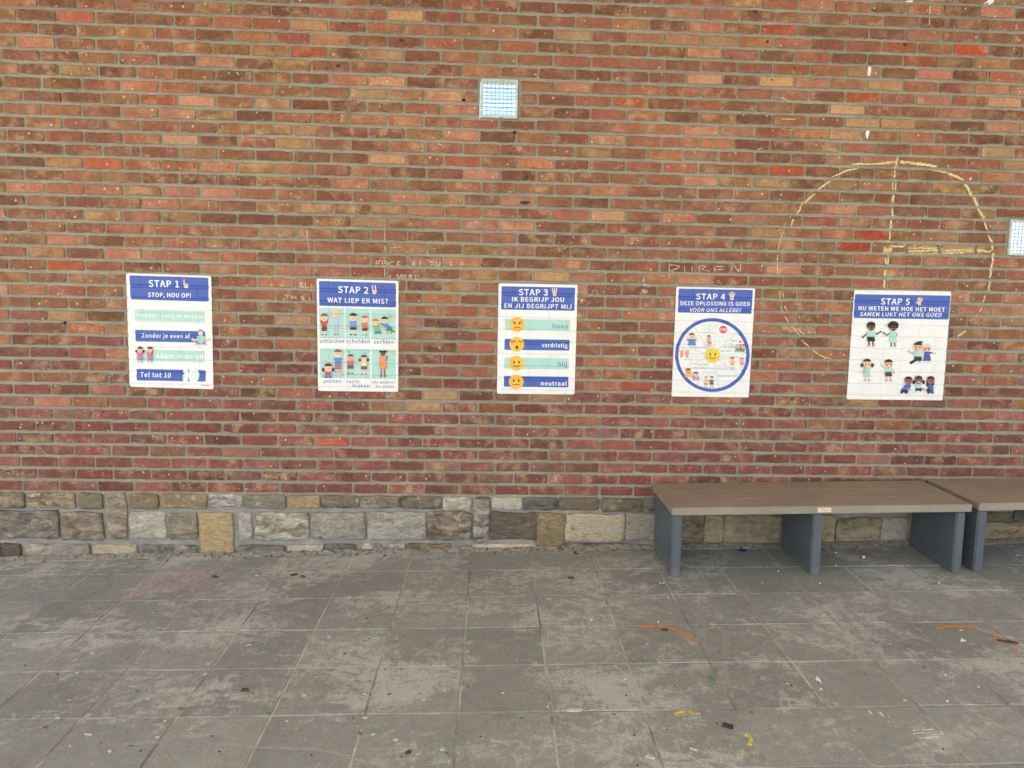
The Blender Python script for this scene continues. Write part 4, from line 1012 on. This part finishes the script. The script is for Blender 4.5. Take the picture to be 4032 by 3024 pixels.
chalk('chalk_patch', 'pink chalk scribble rubbed over one paving slab near the wall', [
 [.10,(660,190),(740,172),(820,168),(885,182)], [.10,(640,212),(740,198),(880,205)], [.10,(615,232),(700,222),(800,222),(870,230)], [.09,(590,252),(690,244),(780,246)], [.05,(560,278),(640,262)], [.05,(880,180),(897,212),(850,245)], [.035,(640,190),(600,230),(545,288)], [.03,(655,182),(760,164),(880,172)]], (214,198,208), 'floor', .42, 130, soft=.7, **Z7)
chalk('chalk_patch', 'pale blue chalk ring smudged on the paving left of the pink patch', [
 [.035,(270,188),(360,185),(480,185)], [.04,(470,195),(460,235),(370,275)], [.05,(370,275),(260,300),(170,325)], [.04,(160,260),(190,300)]], (168,178,190), 'floor', .5, 130, soft=.6, **Z7)
chalk('chalk_arc', 'orange chalk arc on the paving in front of the bench, left one', [[.026,(545,406),(610,404),(670,410),(730,430),(778,452)], [.014,(795,465),(805,490)], [.012,(745,488),(752,490)]], (232,156,92), 'floor', .95, 300, group='orange chalk arcs', **Z8)
chalk('chalk_arc', 'broken orange chalk arc on the paving at the right edge', [[.027,(1832,415),(1900,404),(2000,415)], [.027,(2060,432),(2120,458)], [.02,(2100,478),(2120,480)], [.02,(2155,486),(2170,492)], [.024,(2165,512),(2185,516)], [.012,(2090,552),(2110,551)]], (234,152,82), 'floor', .95, 300, group='orange chalk arcs', **Z8)
ZC = dict(ox=2016, oy=2600, sc=2.1944)
chalk('chalk_arc', 'crumbly yellow chalk arc on the paving at the bottom of the photo', [[.024,(1400,470),(1480,455),(1560,458),(1640,468)], [.016,(1420,488),(1500,475)], [.008,(1350,495),(1385,490)], [.012,(1305,596),(1322,597)], [.012,(1365,600),(1384,596)]], (240,228,112), 'floor', .75, 260, group='yellow chalk arcs', **ZC)
chalk('chalk_arc', 'small yellow chalk hook right of the black stub', [[.022,(2005,635),(2045,665),(2065,705),(2045,745)], [.01,(1930,705),(1955,715)], [.01,(1980,770),(2000,810)], [.01,(1940,845),(2000,840)], [.012,(1850,860),(1870,862)], [.01,(1880,735),(1895,740)]], (240,228,112), 'floor', .72, 260, group='yellow chalk arcs', **ZC)
chalk('chalk_smear', 'short green chalk smear on the paving', [[.022,(1705,135),(1735,158),(1760,180)]], (104,166,84), 'floor', .9, 300, **ZC)
ZD = dict(ox=3024, oy=2400, sc=2.1944)
chalk('chalk_scribble', 'white chalk hatch of short strokes on the paving at the lower right', [[.009,(1240,1052),(1320,1046),(1460,1042)], [.007,(1250,1080),(1350,1070),(1500,1058)], [.008,(1400,1084),(1530,1080)], [.007,(1350,1106),(1500,1100)], [.009,(1285,1116),(1490,1118)], [.006,(1490,1050),(1525,1090)]], (236,238,236), 'floor', .9, 240, **ZD)
chalk('chalk_scribble', 'two short white chalk dashes beside a paving joint at the lower right', [[.008,(862,872),(900,912)], [.009,(960,888),(1000,935)], [.006,(1040,930),(1052,940)], [.009,(1032,975),(1045,978)]], (236,238,238), 'floor', 1., 240, **ZD)
chalk('chalk_line', 'thin red chalk line on the paving by the left bench leg', [[.007,(582,212),(620,218),(660,227)]], (178,52,44), 'floor', .8, 300, **Z8)
chalk('chalk_smear', 'small red chalk loop on the paving in front of the bench', [[.01,(1548,265),(1555,280)], [.006,(1785,222),(1805,224)]], (186,70,60), 'floor', .6, 300, **Z8)
chalk('chalk_line', 'white chalk streak crossing a paving joint near the middle of the wall', [[.012,(76,92),(82,138)]], (190,188,184), 'floor', .5, 300, **Z8)
chalk('chalk_arc', 'long pale chalk arc across the paving at the bottom left', [[.025,(530,915),(620,908),(760,900)], [.018,(900,912),(1000,918),(1100,928),(1200,930)], [.022,(1200,930),(1320,934),(1430,950),(1520,975)], [.022,(1520,975),(1600,998),(1690,1012)]], (206,205,202), 'floor', .6, 160, soft=.7, **Z7)
chalk('chalk_line', 'curved grey chalk line on the paving under the bench seat front', [[.012,(1335,158),(1410,170),(1480,192),(1530,235),(1560,262)]], (196,195,190), 'floor', .4, 160, soft=.6, **Z8)
DU = (196, 191, 180)
chalk('dust_streaks', 'pale swept dust streaks and drag marks across the paving', [
 [.05,(440,455),(540,450),(640,440)], [.06,(720,280),(800,340),(840,440),(850,520)], [.05,(1260,430),(1380,450),(1500,500),(1600,548)], [.05,(1330,240),(1420,340),(1520,470),(1600,545)], [.04,(1390,250),(1480,350),(1560,430)], [.06,(1270,425),(1290,395),(1360,400)], [.05,(1900,290),(2000,340),(2080,400)], [.05,(1990,250),(2100,320),(2200,380)],
 [.05,(900,560),(925,610),(910,680)], [.04,(925,440),(920,520)], [.03,(-1400,430),(-1200,428)], [.05,(-1640,480),(-1560,440),(-1480,440)], [.04,(-1900,740),(-1800,760),(-1760,690),(-1640,690)], [.05,(-600,370),(-420,380)], [.05,(-320,470),(-260,560),(-200,600)], [.03,(-1860,650),(-1720,660)], [.03,(-1780,690),(-1730,620)], [.03,(-1450,690),(-1380,610)]],
 (192,193,189), 'floor', .5, 60, kind='stuff', soft=.75, **Z8)

# ------------------------------------------------------------------ scraps stuck to the wall
def blob(name, label, cat, pts, mat, ox, oy, sc, where='wall', th=.0012, lift=.0, group=None, curl=0):
    P3 = [W(ox+x/sc, oy+y/sc) if where == 'wall' else G(ox+x/sc, oy+y/sc) for x, y in pts]
    o = sum(P3, Vector())/len(P3)
    bm = bmesh.new(); vs = []
    for p in P3:
        p = p.copy()
        if where == 'wall': p.y = -.0022-lift
        else: p.z = floor_z(p.x, p.y)+.0018+lift+curl*rnd.random()
        vs.append(bm.verts.new(p-o))
    f = bm.faces.new(vs); r = bmesh.ops.extrude_face_region(bm, geom=[f])
    for v in r['geom']:
        if isinstance(v, bmesh.types.BMVert):
            if where == 'wall': v.co.y -= th
            else: v.co.z += th
    bmesh.ops.triangulate(bm, faces=[f for f in bm.faces if len(f.verts) > 4]); bmesh.ops.recalc_face_normals(bm, faces=bm.faces)
    ob = link(name, bm_mesh(name, bm), mat); ob.location = o
    return tag(ob, label, cat, group)
PAPERM = plain('white_paper', (236, 236, 238), .7, .04)
ZT = dict(ox=3400, oy=0, sc=3.5)
blob('tape_scrap', 'torn white tape scrap in the top right corner of the wall', 'tape', [(1640,60),(1700,20),(1735,-30),(1800,-30),(1792,30),(1745,62),(1690,82),(1648,92),(1710,68),(1722,40),(1700,42),(1665,62)], PAPERM, **ZT)
blob('tape_scrap', 'short white tape strip lying along a mortar joint at the top right', 'tape', [(568,22),(600,12),(676,8),(672,30),(610,36)], PAPERM, **ZT)
DRIP = plain('cream_paint', (206, 190, 150), .6, .05)
blob('paint_drip', 'upper thin cream paint drip on a brick near the top right corner', 'paint drip', [(903,82),(914,82),(919,195),(900,192)], DRIP, **ZT)
blob('paint_drip', 'lower thin cream paint drip near the top right corner', 'paint drip', [(900,250),(913,250),(911,345),(896,345)], DRIP, **ZT)
ZW = dict(ox=2688, oy=0, sc=1.6458)
blob('white_splat', 'upper white splat on the bricks above the chalk circle', 'splat', [(1200,435),(1218,430),(1220,460),(1210,492),(1196,490),(1198,460)], PAPERM, **ZW)
blob('white_splat', 'lower white splat on the bricks just above the chalk circle', 'splat', [(1182,862),(1190,847),(1210,848),(1205,872),(1195,902),(1188,890)], PAPERM, **ZW)
blob('white_splat', 'tiny white splat beside the right shoulder of the chalk circle', 'splat', [(1862,1150),(1868,1148),(1866,1166),(1856,1172)], PAPERM, **ZW)
SOOT = plain('black_char', (62, 54, 49), .7, .1)
k_ = 0
for x, y, w_, h_ in ((2190, 425, 34, 34), (680, 868, 22, 14), (1262, 1180, 26, 30)):
    pts = [(x+w_*.4*math.cos(R(a))*rnd.uniform(.6, 1.1), y+h_*.4*math.sin(R(a))*rnd.uniform(.6, 1.1)) for a in range(0, 360, 36)]
    blob('burnt_spot', ['black burnt spot at the end of a brick, upper left third of the wall', 'small dark burnt spot on a brick at the far left', 'dark burnt notch under a brick above the gap of STAP 1 and STAP 2'][k_], 'burnt spot', pts, SOOT, 0, 0, 1.6458, th=.0006); k_ += 1
k_ = 0
for x, y, w_, h_ in ((388, 262, 40, 34), (1190, 1312, 100, 30), (1198, 1150, 26, 36), (235, 883, 30, 12)):
    pts = [(x+w_*.4*math.cos(R(a))*rnd.uniform(.55, 1.1), y+h_*.4*math.sin(R(a))*rnd.uniform(.55, 1.1)) for a in range(0, 360, 36)]
    blob('burnt_spot', ['black burnt spot on a brick up left of the middle glass block', 'long black burnt patch on a brick well below the middle glass block', 'black burnt spot at the end of a brick below the middle glass block', 'thin dark burnt dash on a brick left below the middle glass block'][k_], 'burnt spot', pts, SOOT, 1344, 0, 1.6458, th=.0006); k_ += 1
k_ = 0
for x, y, w_, h_ in ((470, 76, 54, 18), (548, 272, 30, 30), (1440, 290, 40, 26), (578, 518, 22, 22)):
    pts = [(x+w_*.4*math.cos(R(a))*rnd.uniform(.55, 1.1), y+h_*.4*math.sin(R(a))*rnd.uniform(.55, 1.1)) for a in range(0, 360, 36)]
    blob('burnt_spot', ['dark burnt dash on a brick near the top, right third of the wall', 'slanting black burnt spot on a brick high on the right third', 'black burnt spot high on the wall above the chalk circle', 'small black burnt spot on a pale yellow brick'][k_], 'burnt spot', pts, SOOT, 2688, 0, 1.6458, th=.0006); k_ += 1
for x, y, lb in ((1718, 652, 'round drilled hole in a brick left of the middle glass block'), ):
    pass
HOLEM = plain('dark_hole', (22, 18, 16), .9, .1)
for px_, py_, lb in ((256, 1271, 'round black hole in the mortar above an orange brick at the left'), (2026, 522, 'round black hole in the mortar just below the middle glass block'), (1826, 395, 'round black hole at the brick left of the middle glass block')):
    pts = [(px_+6*math.cos(R(a)), py_+6*math.sin(R(a))) for a in range(0, 360, 30)]
    o = blob('wall_plug', lb, 'wall plug', pts, HOLEM, 0, 0, 1, th=.001)

# ------------------------------------------------------------------ litter on the paving
def chip(name, label, cat, px, py, L, w, h, ang, mat, group=None):
    p = G(px, py); bm = bmesh.new(); n = 7; prof = []
    for i in range(n):
        a = 2*math.pi*i/n+.3; sq = lambda v: math.copysign(abs(v)**.55, v)
        prof.append((sq(math.cos(a))*L/2*rnd.uniform(.85, 1.1), sq(math.sin(a))*w/2*rnd.uniform(.8, 1.15)))
    lo = [bm.verts.new((x, y, 0)) for x, y in prof]; hi = [bm.verts.new((x*.88+rnd.uniform(-.001, .001), y*.82, h*rnd.uniform(.75, 1.1))) for x, y in prof]
    bm.faces.new(lo[::-1]); bm.faces.new(hi)
    for i in range(n): bm.faces.new([lo[i], lo[(i+1) % n], hi[(i+1) % n], hi[i]])
    ob = link(name, bm_mesh(name, bm), mat); ob.location = (p.x, p.y, floor_z(p.x, p.y)+.0008)
    ob.rotation_euler = (FSY+rnd.uniform(-.05, .05), -FSX+rnd.uniform(-.05, .05), ang)
    return tag(ob, label, cat, group)
CHIPM = [plain('wood_chip_tan', (170, 160, 134), .85, .2, 90), plain('wood_chip_pale', (190, 184, 168), .85, .15, 90), plain('wood_chip_brown', (128, 106, 80), .85, .2, 90)]
cl = [(o_[0]+x/o_[2], o_[1]+y/o_[2], L, w) for o_, lst in (((0, 2600, 2.1944), [(1776,122,16,12),(1800,36,14,6),(1185,270,18,9),(598,347,16,6),(672,110,14,6),(500,505,20,9),(1485,482,16,8),(1425,530,12,8),(1563,418,24,8),(1652,626,14,10),(952,790,20,9),(1125,746,12,5),(1440,828,18,6),(765,645,34,8),(388,580,18,8),(1362,668,16,6),(605,744,8,6),(868,720,8,4),(798,898,8,5),(1280,338,12,4),(1400,133,8,4)]),
      ((1008, 2600, 2.1944), [(685,66,16,6),(1396,280,26,8),(1410,290,14,6),(1328,371,24,8),(1448,342,18,7),(1150,297,20,7),(1330,255,12,5),(1630,263,10,9),(1833,232,14,7),(2136,286,15,9),(942,500,22,9),(896,632,16,8),(890,662,24,7),(1012,645,18,8),(1208,690,20,14),(1405,812,26,11),(1610,772,18,16),(1647,808,16,7),(1750,795,20,10),(418,310,18,9),(108,463,18,6),(610,460,10,7),(268,530,12,5),(1117,88,14,5),(942,296,14,4),(732,308,14,4)]),
      ((2016, 2600, 2.1944), [(880,470,18,5),(860,832,22,5),(1195,838,38,16),(1565,771,28,8),(320,380,12,5),(308,404,12,8),(80,502,10,4),(322,656,10,4)]),
      ((3024, 2400, 2.1944), [(484,46,16,6),(1210,324,26,6),(1055,300,18,4),(1505,543,18,5),(842,560,12,5),(1180,790,14,8),(165,645,14,4),(1512,1210,10,8),(1237,1320,8,5),(1670,182,26,4)]),
      ((0, 2100, 1.0972), [(1110,183,18,7),(1145,182,22,6),(1185,181,12,6),(1350,181,12,5),(820,278,10,6),(1582,315,14,8),(1585,370,14,8),(1912,372,14,9),(1420,450,18,4),(1490,522,16,8),(1078,484,18,8),(1065,487,10,5),(550,544,14,6),(445,437,34,8),(1885,220,12,4),(1655,302,8,4),(960,508,12,4),(400,520,24,14),(1595,458,12,5)]),
      ((2016, 2100, 1.0972), [(1080,215,14,5),(160,285,26,5),(90,340,20,8),(680,346,22,5),(585,480,12,5),(1090,150,9,5)])) for x, y, L, w in lst]
for i, (x, y, L, w) in enumerate(cl):
    chip('wood_chip', 'small pale wood chip lying on the grey paving', 'wood chip', x, y, L*.00085, max(.004, w*.00095), .0035, rnd.uniform(-.7, .7), CHIPM[i % 3 if i % 5 else 1], 'wood chips strewn over the paving')
crumb = [(3024+x/2.1944, 2400+y/2.1944) for x, y in ((460,692),(1817,672),(1535,568),(1550,795))]+[(2016+x/1.0972, 2100+y/1.0972) for x, y in ((1058,62),(1398,85),(343,376),(632,384),(1330,217),(675,278),(640,216),(655,215),(1845,215),(1400,140),(490,632))]+[(2500+x/1.4439, 1830+y/1.4439) for x, y in ((695,472),(1140,502),(815,608),(1145,575),(2175,518))]
for x, y in crumb: chip('white_crumb', 'tiny white crumb lying on the paving', 'crumb', x, y, .008, .005, .003, rnd.uniform(0, 3), PAPERM, 'white crumbs on the paving')
pit = [(o_[0]+x/2.1944, o_[1]+y/2.1944) for o_, lst in (((0, 2600), [(218,48),(1213,787),(1830,660),(1897,793),(500,124)]), ((1008, 2600), [(982,185),(985,302),(840,505),(476,824),(1940,663),(1250,80),(1257,838)]), ((2016, 2600), [(985,306),(1505,246),(1405,218),(1055,650),(1085,910),(2070,453),(1770,550)]), ((3024, 2400), [(780,102),(1130,252),(935,298),(203,658),(1342,502)])) for x, y in lst]
for x, y in pit: chip('dark_crumb', 'tiny dark crumb of dirt lying on the paving', 'crumb', x, y, .007, .004, .003, rnd.uniform(0, 3), SOOT, 'dark dirt crumbs on the paving')
chip('wood_stub', 'black charred wood stub with a pale end on the paving', 'stub', 2016+1860/2.1944, 2600+580/2.1944, .036, .015, .011, -.6, SOOT)
chip('wood_splinter', 'largest pale wood splinter lying across a paving joint at the bottom', 'splinter', 2016+542/2.1944, 2600+436/2.1944, .055, .016, .006, -.15, CHIPM[1])
BARK = plain('dry_leaf_brown', (88, 72, 52), .85, .25, 60)
for x, y, L, lb in ((2016+255/1.0972, 2100+195/1.0972, .03, 'flat dark brown leaf scrap on the paving by the wall, left of the bench'), (2016+278/1.0972, 2100+90/1.0972, .026, 'small dark leaf scrap tight against the wall, left of the bench'), (1270/1.0972, 2100+181/1.0972, .036, 'crumpled dark leaf on a paving joint near the middle of the wall'), (1308/1.0972, 2100+188/1.0972, .026, 'smaller brown leaf bit right of the crumpled leaf'), (1058/1.0972, 2100+680/1.0972, .028, 'grey fluff of dead leaf in the middle of a slab, lower left'), (1008+1318/2.1944, 2600+800/2.1944, .02, 'dark red brown leaf crumb among the bottom wood chips'), (2016+660/1.0972, 2100+420/1.0972, .03, 'dark leaf shred lying on the left orange arc'), (930/1.0972, 2100+190/1.0972, .03, 'brown leaf bits in the slab corner right of the pink chalk')):
    chip('leaf_scrap', lb, 'leaf', x, y, L, L*.6, .006, rnd.uniform(-1, 1), BARK, 'dead leaf scraps')
chip('leaf_scrap', 'ragged brown twig shred beside the right orange arc', 'leaf', 3024+2075/2.1944, 2400+285/2.1944, .075, .02, .006, -.5, BARK, 'dead leaf scraps')
blob('paper_scrap', 'folded white paper scrap lying on a slab in front of the bench', 'paper', [(410,605),(422,588),(445,615),(465,645),(455,650),(436,628),(412,622)], PAPERM, 3024, 2400, 2.1944, 'floor', .001, .0005, curl=.006)
blob('paper_scrap', 'torn white paper bit inside the right orange arc', 'paper', [(1660,288),(1672,262),(1690,272),(1702,268),(1718,288),(1690,284)], PAPERM, 3024, 2400, 2.1944, 'floor', .001, .0005, curl=.005)
ZB = dict(ox=2500, oy=1830, sc=1.4439)
blob('plastic_scrap', 'blue plastic scrap on the ground under the bench', 'plastic', [(588,490),(605,482),(635,484),(640,494),(612,505)], plain('blue_plastic', (44, 66, 150), .4, .1), where='floor', th=.001, curl=.008, **ZB)
w_ = G(2500+1298/1.4439, 1830+532/1.4439)
t = thing('sweet_wrapper', 'crumpled red and white sweet wrapper under the bench', 'wrapper', (w_.x, w_.y, floor_z(w_.x, w_.y)+.001))
for nm, c, lo_, hi_ in (('wrapper_end', (188, 40, 44), -1, -.35), ('wrapper_body', (222, 226, 232), -.35, .4), ('wrapper_end', (192, 36, 42), .4, 1)):
    bm = bmesh.new(); nU, nV = 8, 6; g = []
    for i in range(nU+1):
        u = lo_+(hi_-lo_)*i/nU; wd = .011*(1-.25*abs(u))+.004*noise.noise(Vector((u*4, 1, 7)))
        g.append([bm.verts.new((u*.024+.003*noise.noise(Vector((u*9, j, 2))), (j/nV*2-1)*wd+u*.008, .003+.009*abs(noise.noise(Vector((u*5, j*1.3, 4))))+(.005 if abs(j-3) < 2 else 0))) for j in range(nV+1)])
    for i in range(nU):
        for j in range(nV): bm.faces.new([g[i][j], g[i+1][j], g[i+1][j+1], g[i][j+1]])
    link(nm, bm_mesh(nm, bm), plain('foil_'+nm, c, .35, .1), t)
# soil and leaf litter gathered along the foot of the wall
DIRT = plain('dry_soil', (146, 140, 128), .95, .3, 60, bump=1)
bm = bmesh.new(); prev = None
nx = 620
for i in range(nx+1):
    x = WX0+(WX1-WX0)*i/nx
    wd = .03+.022*noise.noise(Vector((x*3.1, 0, 0)))+.016*noise.noise(Vector((x*17, 5, 0)))+(.02 if x < .6 else 0)+(.025 if x > 3.2 else 0)
    hg = .012+.008*noise.noise(Vector((x*5, 9, 0)))+.006*noise.noise(Vector((x*31, 2, 0)))
    wd = max(.012, wd); hg = max(.004, hg); ring = []
    for s, hz in ((0, 1), (.3, .9), (.6, .5), (.85, .2), (1, 0)):
        y = .0015-.012-s*wd; ring.append(bm.verts.new((x, y, floor_z(x, y)+.0012+hz*hg*(1+.5*noise.noise(Vector((x*60, s*9, 3))))-(.004 if s == 1 else 0))))
    if prev:
        for a in range(4): bm.faces.new([prev[a], prev[a+1], ring[a+1], ring[a]])
    prev = ring
bmesh.ops.recalc_face_normals(bm, faces=bm.faces)
tag(link('soil_line', bm_mesh('soil_line', bm), DIRT), 'dry soil and dust gathered along the foot of the wall', kind='stuff')
bm = bmesh.new()
for i in range(520):
    x = rnd.uniform(-.9, 6.1); y = -.016-abs(rnd.gauss(0, .028)); under = 3.1 < x < 4.5
    if under and rnd.random() < .75: y = -.02-abs(rnd.gauss(0, .06))
    elif rnd.random() < .35: continue
    L = rnd.uniform(.003, .012); a = rnd.uniform(0, 6.28); wv = L*rnd.uniform(.25, .6); z = floor_z(x, y)+.003+.012*max(0, 1+y/.05)
    c, s = math.cos(a), math.sin(a); pts = [(-L, -wv), (L, -wv*.6), (L*.8, wv), (-L*.7, wv*.8)]
    lo = [bm.verts.new((x+c*u-s*v, y+s*u+c*v, z-.003)) for u, v in pts]; hi = [bm.verts.new((x+(c*u-s*v)*.8, y+(s*u+c*v)*.8, z+.003+rnd.uniform(0, .004))) for u, v in pts]
    bm.faces.new(lo[::-1]); bm.faces.new(hi)
    for q in range(4): bm.faces.new([lo[q], lo[(q+1) % 4], hi[(q+1) % 4], hi[q]])
tag(link('leaf_litter', bm_mesh('leaf_litter', bm), plain('leaf_litter', (124, 110, 92), .9, .5, 40)), 'crumbled leaves and grit along the foot of the wall', kind='stuff')
